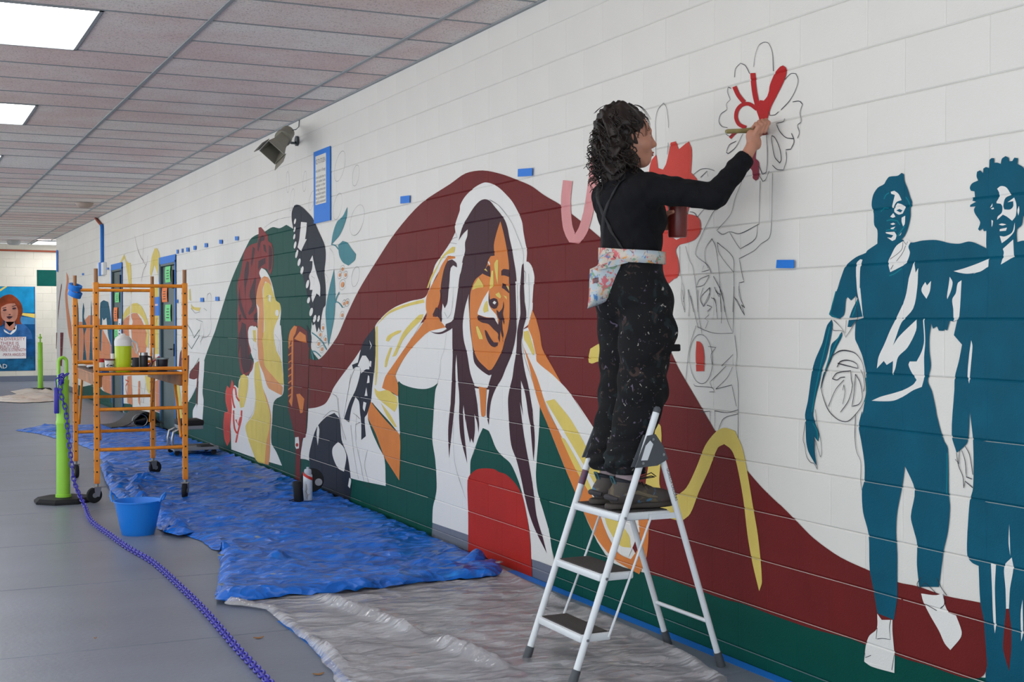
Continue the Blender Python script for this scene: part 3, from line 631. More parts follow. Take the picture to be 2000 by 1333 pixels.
# --- basketball players
t = mural('painted_player', 'teal painted basketball player holding a sketched ball at his hip', (1740, 1200))
paint('figure', TEAL, t, 5, "G 1000,187 1020,200 1025,260 1060,350 1085,430 1100,470 1085,530 1085,600 1060,720 1030,790 1000,830 1090,860 1200,840 1333,835 | H 430,915 520,920 600,900 650,905 710,930 790,970 805,1060 | J 330,200 325,330 328,455 290,445 280,480 262,545 240,530 225,545 180,545 160,500 120,525 105,470 85,600 85,750 100,900 70,1050 110,1150 150,1333 | U 770,120 800,230 820,270 825,480 830,540 820,650 800,740 785,860 780,900 690,900 680,800 680,700 665,640 652,580 670,460 625,350 615,430 590,560 585,650 590,750 590,850 590,950 575,1050 500,1020 480,900 465,820 460,660 435,560 430,460 440,420 440,330 425,230 415,170 430,100 | I 560,1200 580,1080 600,1000 590,850 560,700 520,600 495,540 500,380 570,360 520,200 500,170 460,210 430,180 415,200 400,330 360,370 290,350 268,330 290,260 330,140 370,40 | G 380,1300 420,1180 460,1085 560,1000 650,960 670,935 765,870 765,740 735,690 730,580 710,500 725,400 770,330 830,295 850,260 880,225 960,215",
 "I 445,360 470,290 520,190 560,350 480,360", "I 430,440 440,380 510,375 460,440", "I 290,375 300,420 270,600 240,720 210,800 190,900 150,1060 130,1200 140,1250 | K 140,100 180,210 175,280 150,250 140,230 145,380 160,490 140,460 90,370 70,280 65,110 | I 60,1200 85,1080 120,830 150,720 210,580 250,430", "I 380,480 380,520 320,640 280,740 240,830 210,930 190,990 215,860 240,790 270,690 290,590 340,540")
paint('highlights', WHITE, t, 6, "G 600,1020 622,1025 600,1110 595,1300 | I 540,100 565,365 540,250 515,140 505,0 | G 560,1200 565,1060", "G 1040,830 1090,850 1065,900 1080,960 1040,1060 960,1110 890,1145 870,1050 900,980 950,890",
 "G 1120,1040 1135,1150 1160,1105 1150,1300 | I 1000,280 900,400 850,530 825,600 880,520 1030,375 1025,470 950,620 870,700 845,800 820,860 825,735 770,770 745,735 685,800 700,700 750,590 800,470 850,370 930,190 965,0 | G 1070,1200", "I 1075,100 1105,50 1120,80 1155,40 1145,130 1115,195 1075,135",
 "I 1085,370 1095,370 1105,560 1095,700 1095,880 1075,960 1000,990 920,1040 830,1080 720,1085 640,1080 720,1045 830,1015 920,985 1000,940 1030,900 990,840 960,770 970,740 1030,740 1075,650 1095,560",
 "G 895,370 930,360 970,390 1000,450 950,470 920,525 905,525 925,440 935,400 900,390", "G 960,480 1000,490 1040,520 1010,580 970,590 930,565 930,530", "G 890,610 920,575 940,610 915,620", "G 1000,620 1035,600 1030,680 1015,705 1000,660", "G 890,680 920,668 940,680 915,690", "G 893,720 940,705 920,730 900,735", "G 845,760 930,755 950,790 940,830 910,845 860,810 900,815 920,790 850,770", "G 975,795 1000,760 990,785")
paint('pupil', TEAL, t, 7, "G 950,550 980,535 1010,550 990,570")
paint('wash_stroke', TEALSTROKE, t, 6, "G 800,560 830,525 870,528", "G 830,440 850,400 880,380", "G 855,650 900,640 960,650 985,690", "G 850,745 890,735 950,740", "G 960,800 985,760 1030,700", "G 1040,420 1070,470 1080,520", "G 880,1180 930,1160 1000,1110", stroke=2.2)
paint('wash_stroke', TEALSTROKE, t, 6, "I 275,440 240,600 190,800 150,1000 120,1180", "I 370,500 320,600 270,720 225,860", "K 130,120 165,190 172,260", "I 520,210 490,300 470,350", "I 330,130 300,240 275,330 340,362", "I 590,880 598,1000 580,1090", "K 1295,380 1295,560 1290,740", stroke=2.0)
paint('shoe', WHITE, t, 6, "L 250,725 290,780 385,780 385,880 400,1050 405,1100 402,1252 200,1195 132,1150 150,1000 180,920 245,860")
paint('shoe', WHITE, t, 6, "L 640,545 770,560 840,540 850,640 880,715 950,740 1000,880 990,940 900,1048 850,990 800,880 720,740 660,620")
pen('outline', t, 7, "L 250,850 240,950 300,945 368,955 360,850 370,780", "L 140,1070 145,1115 195,1095", "L 402,1090 380,1225", "L 680,640 780,697", "L 812,678 848,640 835,550", "L 620,500 680,450 780,550", "L 775,405 830,510 870,562", "L 640,400 605,460 620,500", "I 300,450 310,470 385,475 415,530 480,430 520,360 500,220 515,140", "I 310,380 370,440 410,495 420,380", "G 890,1020 1000,930 1015,840 1045,880 1060,850", "G 950,1040 1010,960 1040,890", "G 895,1120 920,1075",
 "K 65,110 45,260 60,320 75,410 110,460 140,470 168,522 165,440 145,250 175,350 195,415 205,390 195,250 165,120 150,0", "K 500,40 495,250 510,370 545,450 545,620 555,700")
t = mural('sketched_ball', 'round basketball sketched in black line at the teal player hip', (1650, 820))
pen('outline', t, 8, "I 300,690 360,650 420,645 500,670 560,750 580,850 595,1000 570,1100 500,1200 430,1260 350,1245 270,1170 220,1050 205,950 240,830 300,690", "I 340,790 370,740 440,730 510,760 525,800", "I 345,755 420,775 520,800", "I 300,890 340,840 460,820 465,900 475,950 440,1080 370,1180", "I 500,850 540,920 560,1050 530,1110 470,1130 490,1000 500,850", "I 265,1130 330,980 400,900", "I 390,990 400,940 410,1000 390,1110", "I 545,810 570,870 578,960 570,1000", "I 300,890 340,900 370,880 410,875", w=.0048)
t = mural('painted_player', 'teal painted player with curly hair at the right edge of the picture', (1960, 1300))
paint('figure', TEAL, t, 5, "H 855,95 855,140 885,138 918,150 930,100 965,75 995,90 1002,125 1030,122 1050,90 1085,95 1080,150 1136,185 | P 2012,350 2025,400 2015,440 | H 1136,650 1120,740 1075,785 1075,905 1136,890 | P 2040,475 2095,520 2110,700 2100,900 2080,1120 2060,1440 1925,1380 | L 1210,1260 1225,1180 1210,1000 1195,780 1165,620 1150,300 1090,270 1050,210 1050,0 | U 910,640 920,510 935,450 935,240 920,100 910,240 880,275 860,290 838,210 850,0 | J 335,1200 340,1010 380,850 412,685 330,590 365,430 380,350 405,40 | H 800,1140 805,1060 780,960 780,795 755,800 745,770 715,797 700,780 720,720 710,690 670,630 660,590 675,560 622,565 625,545 680,515 645,505 645,475 670,470 665,415 630,410 620,380 640,340 700,310 685,270 690,225 720,212 748,240 750,195 775,180 805,190 810,110 830,95")
paint('highlights', WHITE, t, 6, "H 885,390 920,365 970,375 1010,430 1015,450 970,475 955,500 945,560 955,590 1010,590 1040,560 1040,510 985,520 1050,475 1070,540 1065,650 1030,700 980,660 940,640 885,690 890,660 930,620 935,560 920,535 880,530 880,515 900,480 905,430", "H 900,735 930,725 975,735 935,745", "H 910,780 980,765 970,795 910,800", "H 910,845 960,850 1030,810 1055,715 1050,800 990,870 930,915", "H 940,970 1040,880 1048,1045 920,1122 950,1010", "H 1095,555 1100,600 1090,650 1080,600", "H 465,1185 560,1160 700,1110 805,1065 800,1140 720,1190 600,1210 520,1200", "J 505,640 517,700 500,900 485,1075 468,1000 485,780", "J 290,5 318,60 300,150 265,230 262,200 280,80", "J 408,40 385,400 365,430 328,450 325,330 315,230 350,170 370,70",
 "L 1260,275 1305,290 1295,500 1305,830 1295,900 1280,760 1270,500", "L 1380,300 1445,225 1460,320 1430,500 1420,680 1395,680 1390,500", "L 1541,600 1525,720 1530,970 1545,900", "H 830,690 845,700 840,740 832,760", "H 815,575 840,530 838,560", "H 825,580 850,570 855,585 835,590", "U 1100,615 1105,760 1097,700")
paint('red_gap', MAROON, t, 6, "L 1395,680 1420,680 1440,850 1440,1050 1420,1235 1370,1050 1370,950")
pen('outline', t, 7, "U 875,275 870,340 855,320", "U 860,290 870,350 890,400 893,450 900,420 935,450", "U 885,280 900,330 905,400 930,410", "U 900,260 920,300 935,390", w=.004)
# --- far stretch of mural around the two doors
t = mural('painted_figures', 'unfinished teal figures on salmon hill painted beside the farther door', (180, 760))
paint('salmon_hill', SALMON, t, 2, "a 240,900 300,900 350,840 400,840 450,870 470,950 560,1130 570,1200 | e 550,570 550,800 480,790 430,720 400,570 | a 240,1250", "a 140,435 160,480 165,560 150,640 165,800 190,950 195,1180 160,1000 140,800 130,640 145,520")
paint('green_strip', GREEN, t, 2, "e 140,680 200,700 380,650 420,740 550,800 555,1010 380,975 140,880")
paint('silhouettes', TEAL, t, 3, "b 535,400 570,370 620,390 640,500 655,640 665,800 650,860 620,760 600,560 570,590 555,560 545,800 540,930 525,900 530,600", "b 283,350 298,500 300,1020 278,1020", "b 350,400 362,470 356,560 385,650 360,760 385,1020 345,1020 355,760 342,640 340,480", "b 434,370 442,480 440,800 450,1020 415,1020 425,800 430,600")
paint('maroon_strokes', MAROON, t, 3, "a 85,1000 115,1000 105,1200 100,1310 85,1310", "a 95,540 100,560 80,700 65,880 65,800 75,690", "a 48,1000 56,1000 50,1150 45,1150")
t = mural('painted_arch', 'yellow arch over a salmon hill painted between the two doors', (275, 720))
paint('salmon', SALMON, t, 3, "a 665,910 700,860 760,820 800,820 850,900 890,1010 895,1080 880,1180 870,1250 665,1250", "e 720,580 770,570 785,920 720,890", "e 1050,640 1110,600 1115,1010 1060,990", "e 850,640 872,630 872,930 850,880")
paint('yellow', YELLOW, t, 4, "a 665,850 700,780 760,730 800,725 850,770 900,900 910,1000 905,1150 880,1100 890,1000 870,900 820,830 760,815 700,850 665,900", "a 640,350 680,270 700,330 720,350 740,350 745,450 750,600 745,650 725,560 705,420 685,310 650,350", "a 920,450 935,300 965,215 985,215 1005,260 1015,380 1000,540 990,450 960,370 930,480", "a 945,560 1000,560 1010,700 1015,1200 940,1200", "e 930,570 1000,570 1000,800 960,760", "e 1300,650 1340,700 1375,1110 1310,1080")
paint('white_figure', WHITE, t, 5, "a 728,680 745,700 745,850 760,900 745,960 760,1130 735,1120 725,950 735,800")
paint('green_strip', GREEN, t, 2, "e 670,900 780,905 785,1040 990,1080 1000,1000 1060,1000 1115,1020 1120,1170 680,1000", "e 1310,1070 1375,1120 1440,1140 1440,1290 1310,1220", "b 862,690 880,720 890,880 870,820")
pen('sketch', t, 6, "a 780,100 800,200 835,300 860,330", "a 860,70 860,200 855,330 880,370", "a 900,285 890,360 860,420 840,520", "a 735,690 740,900", "e 870,640 900,800 880,900", "e 940,660 920,800 910,900", w=.012, m=mat('sketch_brown', (120, 90, 90), .6))
pen('red_stroke', t, 6, "e 700,620 735,640 700,700 720,800", "b 1150,560 1140,640 1150,700", "b 1150,340 1160,400", w=.03, m=TULIP)
t = mural('sketched_bird', 'faint sketch of a dancer with maroon and green strokes, right of the near door', (390, 800))
paint('white_leg', WHITE, t, 3, "c 165,690 160,790 150,945 158,1010 148,1185 70,1170 72,1090 100,1035 110,1050 115,900 125,700", "c 20,780 110,830 90,920 20,1010")
paint('maroon', MAROON, t, 4, "c 45,790 120,690 125,700 110,900 105,1075 98,1000 105,830 80,840 40,830", "e 1345,300 1362,260 1362,460 1330,460", "c 10,660 40,640 36,780 30,900 15,960")
paint('yellow', YELLOW, t, 4, "c 40,110 50,100 55,200 40,190", "c 55,225 80,250 135,255 120,285 60,265")
pen('green_stroke', t, 4, "c 22,385 60,450 80,500 125,435", "c 25,540 60,590 125,480", "c 45,780 80,740 122,665", w=.012, m=GREEN)
pen('sketch', t, 5, "c 185,200 190,150 210,135 220,160 215,300 220,430 190,490 140,500 135,560", "c 100,350 150,370 160,470 130,540", "c 55,260 90,300 130,290", "c 140,380 120,480", "c 160,260 185,280", w=.008, m=mat('pencil_grey', (130, 130, 130), .7))
# ================================================================ things on the walls and ceiling
random.seed(4)
def tape_piece(px, py, wpx, hpx, label, tilt=0):
    a = on_x(px-wpx/2, py+hpx/2+tilt); b = on_x(px+wpx/2, py-hpx/2-tilt); c = on_x(px-wpx/2, py-hpx/2+tilt)
    y0, y1 = a.y, b.y; z0 = a.z; z1 = c.z; dz = b.z-c.z
    mb = MB(); n = 5; v = []
    for i in range(n+1):
        t = i/n; yy = y0+(y1-y0)*t; j = (random.random()-.5)*.006 if i in (0, n) else 0
        for zz in (z0, z1):
            for x in (D-.0125, D-.0105): v.append((x, yy+(j if zz == z1 else -j), zz+dz*t))
    f = []
    for i in range(n):
        k = 4*i
        f += [(k, k+4, k+6, k+2), (k+1, k+3, k+7, k+5), (k, k+1, k+5, k+4), (k+2, k+6, k+7, k+3)]
    f += [(0, 2, 3, 1), (4*n, 4*n+1, 4*n+3, 4*n+2)]
    mb.add(v, f)
    single('tape_piece', mb, TAPE, label, 'tape', (D-.012, (y0+y1)/2, min(z0, z1)), group='blue tape pieces on the mural wall')
tape_piece(1029, 337, 28, 15, 'wide piece of blue tape just above the top of the maroon ribbon', 1)
tape_piece(794, 390, 18, 14, 'piece of blue tape left of the maroon ribbon, on white blocks', 1)
tape_piece(1538, 516, 34, 16, 'piece of blue tape between the sketched dancer and the teal player')
rowl = ['leftmost', 'second', 'third', 'fourth', 'fifth', 'sixth', 'rightmost']
for i, (x, y, ww) in enumerate(((348, 492, 3), (357.5, 490, 2.5), (368, 488, 5), (382, 484.5, 4.5), (404, 479.4, 5), (433, 472.6, 5.5), (464, 466, 6))):
    tape_piece(x, y, ww, 8, '%s small blue tape piece in the upper row right of the near door' % (rowl[i]+(' from left' if 0 < i < 6 else '')))
tape_piece(396, 586, 6, 8, 'left small blue tape piece of the pair above the faint dancer sketch')
tape_piece(425.6, 584, 6.5, 8, 'right small blue tape piece of the pair, at the edge of the green hill')
tape_piece(347.5, 589, 2.5, 7, 'tiny blue tape piece beside the near door frame')
tape_piece(212, 525, 3, 4, 'tiny blue tape piece right of the white outlet box')
tape_piece(163, 536, 3, 4, 'tiny pale blue tape piece left of the white outlet box')
tape_piece(112.5, 510, 3, 42, 'tall narrow strip of blue tape near the far end of the mural wall')

# taped notice
def slab(y0, y1, z0, z1, x0, x1): return MB().rbox((D-x1, y0, z0), (D-x0, y1, z1), .002)
ns = thing('notice_sign', 'printed notice bordered with blue tape, high on the wall beside the loudspeaker', 'sign', (D, 10.565, 2.30))
obj('board', slab(10.565, 11.03, 2.30, 2.915, .005, .014), TAPE, ns)
PAPER = mat('paper', (222, 220, 212), .7)
obj('paper', slab(10.665, 10.965, 2.455, 2.87, .0145, .0165), PAPER, ns)
def text_mb(body, size, org, xdir, ydir, align='LEFT', width=None, ext=.0):
    cu = bpy.data.curves.new('t', 'FONT'); cu.body = body; cu.size = size; cu.align_x = align; cu.resolution_u = 2
    o = bpy.data.objects.new('t', cu); COL.objects.link(o); bpy.context.view_layer.update()
    me = bpy.data.meshes.new_from_object(o.evaluated_get(bpy.context.evaluated_depsgraph_get()))
    xs = [v.co.x for v in me.vertices] or [0]
    k = width/(max(xs)-min(xs)) if width and max(xs) > min(xs) else 1
    off = min(xs) if width else 0
    xd, yd, og = Vector(xdir), Vector(ydir), Vector(org)
    mb = MB(); mb.add([og+xd*((v.co.x-off)*k)+yd*v.co.y for v in me.vertices], [tuple(p.vertices) for p in me.polygons])
    bpy.data.objects.remove(o); bpy.data.meshes.remove(me); bpy.data.curves.remove(cu); return mb
tx = MB()
for s, z, sz in (('ICE TO STUDEN', 2.80, .068), ('ent Lockers or Storage', 2.73, .045), ('chool authorities m', 2.675, .042), ('arch student locke', 2.64, .042), ('vehicles or other', 2.605, .042), ('storage areas upo', 2.57, .042), ('easonable suspicio', 2.535, .042), ('hat a prohibited o', 2.50, .042), ('egally possessed', 2.467, .042)):
    b = text_mb(s, sz*.85, (D-.0168, 10.955, z), (0, -1, 0), (0, 0, 1), width=.275); tx.add(b.v, b.f)
obj('lettering', tx, mat('print_black', (30, 30, 32), .7), ns)

# horn loudspeaker
SPK = mat('speaker_grey', (150, 146, 132), .55, var=.12); SPKD = mat('speaker_dark', (60, 68, 74), .5)
wp = Vector((D, 11.55, 3.075))
drv = on_x(557, 265, 3.13); mou = on_x(531, 298, 2.95)
ls = thing('horn_loudspeaker', 'grey horn loudspeaker on a bracket high on the wall under the ceiling', 'loudspeaker', (D, wp.y, wp.z))
ax = (mou-drv).normalized(); sx = ax.cross(Vector((0,0,1))).normalized(); sy = sx.cross(ax).normalized()
sx, sy = sx*math.cos(R(50))+sy*math.sin(R(50)), sy*math.cos(R(50))-sx*math.sin(R(50))
def frame_pts(t, hx, hy): c = drv+ax*t; return [c+sx*hx+sy*hy, c-sx*hx+sy*hy, c-sx*hx-sy*hy, c+sx*hx-sy*hy]
L_ = (mou-drv).length
hb = MB(); prof = [(.05, .045, .045), (.10, .05, .048), (L_*.7, .066, .058), (L_, .088, .072)]
vo = []; vi = []
for t_, a_, b_ in prof: vo += frame_pts(t_, a_, b_); vi += frame_pts(t_+.004, a_-.006, b_-.006)
n = len(prof); f = []
for i in range(n-1):
    for k in range(4): f.append((4*i+k, 4*i+(k+1)%4, 4*i+4+(k+1)%4, 4*i+4+k))
off = 4*n
for i in range(n-1):
    for k in range(4): f.append((off+4*i+k, off+4*i+4+k, off+4*i+4+(k+1)%4, off+4*i+(k+1)%4))
for k in range(4): f.append((4*(n-1)+k, off+4*(n-1)+k, off+4*(n-1)+(k+1)%4, 4*(n-1)+(k+1)%4))
hb.add(vo+vi, f); obj('horn', hb, SPK, ls)
obj('horn_throat', MB().add(frame_pts(.11, .047, .045), [(0,1,2,3)]).add(frame_pts(.16, .03, .03)+frame_pts(.10, .03, .03), [(0,1,2,3),(0,4,5,1),(1,5,6,2),(2,6,7,3),(3,7,4,0)]), SPKD, ls)
for s_ in (-1, 1):
    p = [drv+ax*(L_-.02)+sx*s_*.089+sy*.072, drv+ax*(L_+.085)+sx*s_*.112+sy*.06, drv+ax*(L_+.085)+sx*s_*.112-sy*.06, drv+ax*(L_-.02)+sx*s_*.089-sy*.072]
    q = [v+sx*s_*.006 for v in p]
    obj('side_flap', MB().add(p+q, [(0,1,2,3),(7,6,5,4),(0,4,5,1),(1,5,6,2),(2,6,7,3),(3,7,4,0)]), SPK, ls)
obj('driver', MB().tube([drv-ax*.075, drv-ax*.07, drv+ax*.03, drv+ax*.035], [.055, .062, .066, .06], 18).tube([drv+ax*.035, drv+ax*.065], .075, 18), SPK, ls, smooth=True)
obj('bracket', MB().tube([drv+sx*.0-sy*.03, (drv+wp)/2+Vector((0,0,-.04)), wp+Vector((-.03,0,-.02)), wp], .012, 10).tube([wp+Vector((-.022,0,-.0)), wp+Vector((-.002,0,0))], .045, 16), SPKD, ls, smooth=True)
obj('cable', MB().tube([drv-ax*.06+sy*.03, drv+Vector((.08,-.06,.05)), wp+Vector((-.01,-.06,.12)), wp+Vector((-.005,-.06,.185))], .004, 6), SPKD, ls, smooth=True)

# conduit with outlet box
RUST = mat('conduit_red', (150, 70, 44), .6); OUTW = mat('outlet_white', (224, 226, 226), .5)
cdt = thing('conduit', 'bent conduit, rust red above and blue taped below, ending at a white box', 'conduit', (D, 23.4, 2.24))
obj('upper_pipe', MB().tube([(D-.03, 24.2, ZC-.002), (D-.03, 24.0, 3.20), (D-.03, 23.48, 3.08)], .022, 10), RUST, cdt, smooth=True)
obj('taped_pipe', MB().tube([(D-.03, 23.48, 3.085), (D-.03, 23.44, 3.05), (D-.03, 23.44, 2.40)], .028, 10), TAPE, cdt, smooth=True)
obj('outlet_box', MB().rbox((D-.06, 23.12, 2.23), (D-.001, 23.92, 2.44), .006), OUTW, cdt)
obj('box_tape', MB().rbox((D-.066, 23.36, 2.215), (D-.0605, 23.60, 2.45), .002), TAPE, cdt)

# notes taped to the doors
NG = mat('note_green', (120, 222, 140), .7); NO = mat('note_orange', (240, 128, 66), .7); NW = mat('note_white', (226, 230, 236), .7)
def note(x0, y0, x1, y1, m, label, door):
    a = on_x(x0, y1, D+.01); b = on_x(x1, y0, D+.01)
    x = D-.018; mb = MB(); n = 6; v = []
    for i in range(n+1):
        t = i/n; z = a.z+(b.z-a.z)*t; xx = D+.012-.006*math.sin(t*3.1)-.003
        v += [(xx, a.y, z), (xx, b.y, z), (xx+.001, a.y, z), (xx+.001, b.y, z)]
    f = []
    for i in range(n): k = 4*i; f += [(k, k+1, k+5, k+4), (k+2, k+6, k+7, k+3), (k, k+4, k+6, k+2), (k+1, k+3, k+7, k+5)]
    f += [(0, 2, 3, 1), (4*n, 4*n+1, 4*n+3, 4*n+2)]
    t = thing('paper_note', label, 'note', (D, (a.y+b.y)/2, a.z), 'paper notes taped to the doors')
    obj('sheet', mb.add(v, f), m, t)
    ln = MB(); hh = b.z-a.z; ww = a.y-b.y
    for i in range(4):
        z = a.z+hh*(.2+.17*i); ln.box((D+.0015, b.y+ww*.25, z), (D+.0022, b.y+ww*(.75-.1*(i % 2)), z+hh*.05))
    obj('handwriting', ln, mat('note_ink', (60, 70, 66), .8), t)
note(100+1062/4.76, 440+378/4.76, 100+1110/4.76, 440+535/4.76, NG, 'green note at the top of the near door', 0)
note(100+1030/4.76, 440+580/4.76, 100+1080/4.76, 440+718/4.76, NO, 'orange note on the near door', 0)
note(100+1062/4.76, 440+738/4.76, 100+1112/4.76, 440+895/4.76, NG, 'lower green note on the near door', 0)
note(100+596/4.76, 440+625/4.76, 100+632/4.76, 440+720/4.76, NG, 'upper green note on the farther door', 1)
note(100+583/4.76, 440+765/4.76, 100+617/4.76, 440+895/4.76, NO, 'orange note on the farther door', 1)
note(100+590/4.76, 440+965/4.76, 100+622/4.76, 440+1055/4.76, NG, 'lower green note on the farther door', 1)
note(100+624/4.76, 440+872/4.76, 100+652/4.76, 440+1050/4.76, NW, 'white sheet hung low on the farther door', 1)
# blue and white poster beside the near door
ps = thing('taped_poster', 'small white poster bordered with blue tape left of the near door', 'poster', (D, 18.6, 1.3))
a = on_x(303, 617); b = on_x(313, 580)
obj('tape_border', MB().rbox((D-.010, b.y+.06, a.z), (D-.003, a.y, b.z), .002), TAPE, ps)
obj('sheet', MB().rbox((D-.0125, b.y+.12, a.z+.16), (D-.0105, a.y-.06, b.z-.12), .001), mat('poster_pink', (222, 196, 200), .7), ps)

# far wall painting
def fpaint(name, m, parent, layer, *outl, smooth=True):
    for s in outl:
        mb = MB()
        px = trace(s) if isinstance(s, str) else s
        if smooth: px = spline(px)
        bm = flat_mesh([[to_far(p) for p in px]])
        for v in bm.verts: v.co = Vector((v.co.y, YF-.0045-.002*layer, v.co.z))
        mb.bm(bm); obj(name, mb, m, parent)
fp = thing('painted_portrait', 'painted portrait of a red haired woman holding a lettered sign, on the far wall', 'painting', (2.6, YF, .25))
obj('panel', MB().rbox((1.45, YF-.004, .25), (3.13, YF-.001, 2.25), .001), pm('sea_blue', (26, 92, 150), .3), fp)
fpaint('sky', pm('sky_blue', (34, 152, 206), .15), fp, 1, "d -80,335 276,335 280,545 -80,545", smooth=False)
fpaint('rays', YELLOW, fp, 2, "d 0,355 40,333 60,333 0,375", "d 130,545 283,555 283,590 150,560")
fpaint('sea', pm('sea_light', (76, 150, 206), .2), fp, 2, "d 150,575 283,590 283,640 150,640", smooth=False)
fpaint('shirt', pm('denim', (62, 118, 184), .3), fp, 3, "d -60,690 30,655 80,640 190,640 250,700 265,760 215,760 210,745 0,745 -60,745")
fpaint('hair', pm('auburn', (150, 70, 42), .35), fp, 4, "d 0,430 40,405 90,398 140,430 175,480 185,540 165,600 175,640 130,640 110,560 30,560 25,640 -10,665 -60,640 -40,500")
fpaint('face', pm('skin_mural', (206, 144, 124), .2), fp, 5, "d 10,500 60,475 120,470 145,520 140,580 125,610 100,640 75,660 45,620 15,590 5,540", "d 40,620 120,620 125,680 80,695 40,670")
fpaint('features', pm('portrait_dark', (70, 50, 60), .1), fp, 6, ell(38, 525, 16, 8, -8, 10, 'd'), ell(115, 512, 17, 8, -8, 10, 'd'), "d 50,580 75,574 105,578 85,594 70,596", "d 66,560 82,556 90,562 76,566", "d 18,508 50,500 52,506 20,514", "d 95,495 130,484 132,490 98,500")
fpaint('collar', WHITE, fp, 5, "d 30,680 80,718 135,645 130,690 90,725 60,715 35,700")
fpaint('placard', mat('placard_white', (224, 220, 220), .6), fp, 6, "d -70,748 212,742 212,918 -70,922", smooth=False)
fpaint('wave', pm('sea_foam', (40, 120, 170), .4), fp, 2, "d -80,930 280,900 282,1015 -80,1020", smooth=False)
ft = MB()
for s, x, y, wd in (('IN DIVERSITY', -12, 773, 215), ('THERE IS', 2, 808, 150), ('BEAUTY AND', 0, 836, 160), ('THERE IS STRENGTH', -10, 862, 220), ('-MAYA ANGELOU', 20, 900, 190)):
    p = on_y(x/4.1656, 480+y/4.1656, YF); e_ = on_y((x+wd)/4.1656, 480+y/4.1656, YF)
    b_ = text_mb(s, .105, (p.x, YF-.0185, p.z), (1, 0, 0), (0, 0, 1), width=e_.x-p.x); ft.add(b_.v, b_.f)
obj('lettering', ft, mat('placard_red', (150, 44, 52), .6), fp)
p = on_y(0, 480+1000/4.1656, YF); b_ = text_mb('AD', .15, (p.x-.05, YF-.010, p.z), (1,0,0), (0,0,1)); obj('signature', b_, WHITE, fp)
g0 = on_y(72, 559, YF); g1 = on_y(109, 528, YF)
single('painted_square', MB().rbox((g0.x, YF-.004, g0.z), (g1.x+.05, YF-.0005, g1.z), .001), pm('square_green', (12, 84, 78), .1), 'dark green rectangle painted on the far wall above the portrait', 'mural', (g0.x, YF, g0.z))
pz = on_y(50, 490, YF-.06).z
single('ceiling_pipe', MB().tube([(-3.1, YF-.06, pz+.03), (2.9, YF-.06, pz), (5.5, YF-.06, pz-.02)], .022, 10), RUST, 'rust red pipe running along the top of the far wall', 'pipe', (2.6, YF-.06, pz), smooth=True)
c = on_z(13, 483, ZC); c = Vector((2.55, 31.9, ZC))
single('smoke_detector', MB().lathe([(.0, -.10), (.10, -.10), (.14, -.07), (.15, -.03), (.15, 0)], 20, c), mat('detector_grey', (150, 150, 146), .6), 'round grey detector on the ceiling in front of the far wall', 'detector', (c.x, c.y, ZC-.1), smooth=True)
c = on_z(165, 397, ZC)
sp_ = MB().lathe([(0, -.075), (.06, -.075), (.11, -.05), (.14, -.005), (.14, 0)], 18, c)
single('ceiling_dome', sp_, mat('dome_tan', (168, 150, 138), .5), 'small domed fitting on the ceiling above the scaffold', 'ceiling dome', (c.x, c.y, ZC-.08), smooth=True)

# ================================================================ floor coverings
def sheet(name, outline_px, step, zfun, z0, m, label, cat, thick=.0012, jag=0.0, dens=None, world=False, far=True, parent=None):
    P = outline_px if world else [tuple(on_z(x, y)[:2]) for x, y in outline_px]
    out = []
    for i in range(len(P)):
        a, b = Vector(P[i]), Vector(P[(i+1) % len(P)]); n = max(1, int((b-a).length/step))
        for k in range(n):
            p = a.lerp(b, k/n)
            if jag and k: p = p+Vector((noise.noise(Vector((p.x*7, p.y*7, 1)))*jag, noise.noise(Vector((p.x*7, p.y*7, 9)))*jag))
            out.append(p)
    nb = len(out); x0 = min(p.x for p in out); x1 = max(p.x for p in out); y0 = min(p.y for p in out); y1 = max(p.y for p in out)
    rnd = random.Random(5); pts = list(out)
    def inside(p):
        c = False; j = nb-1
        for i in range(nb):
            if (out[i].y > p[1]) != (out[j].y > p[1]) and p[0] < (out[j].x-out[i].x)*(p[1]-out[i].y)/(out[j].y-out[i].y)+out[i].x: c = not c
            j = i
        return c
    y = y0
    while y < y1:
        st = step*(1 if y < 9 or not far else 1.4 if y < 13 else 2.0)
        x = x0
        while x < x1:
            p = Vector((x+(rnd.random()-.5)*st*.5, y+(rnd.random()-.5)*st*.5))
            if inside(p): pts.append(p)
            x += st
        y += st
    vv, ee, ff, *_ = delaunay_2d_cdt(pts, [(i, (i+1) % nb) for i in range(nb)], [], 1, 1e-5)
    seg = np.array([[o_.x, o_.y] for o_ in out]); seg2 = np.roll(seg, -1, 0); dv = seg2-seg; l2 = (dv**2).sum(1)+1e-12
    mb = MB(); base = []
    for v in vv:
        q = np.array([v.x, v.y]); tt = np.clip(((q-seg)*dv).sum(1)/l2, 0, 1); ed = float(np.sqrt((((seg+dv*tt[:, None])-q)**2).sum(1).min()))
        base.append(Vector((v.x, v.y, z0+max(0, zfun(v.x, v.y, ed)))))
    mb.add(base, ff)
    if parent is not None:
        o = obj(name, mb, m, parent, smooth='all')
        so = o.modifiers.new('thick', 'SOLIDIFY'); so.thickness = thick; so.offset = 1
        return o
    c = Vector((sum(v.x for v in base)/len(base), sum(v.y for v in base)/len(base), 0))
    o = single(name, mb, m, label, cat, c, smooth='all')
    so = o.modifiers.new('thick', 'SOLIDIFY'); so.thickness = thick; so.offset = 1
    return o
def ridged(x, y, s, a): 
    c, s_ = math.cos(a), math.sin(a); u, v = (x*c+y*s_)*s, (-x*s_+y*c)*s*.22
    return max(0, 1-abs(noise.noise(Vector((u, v, s)))*3.2))**2
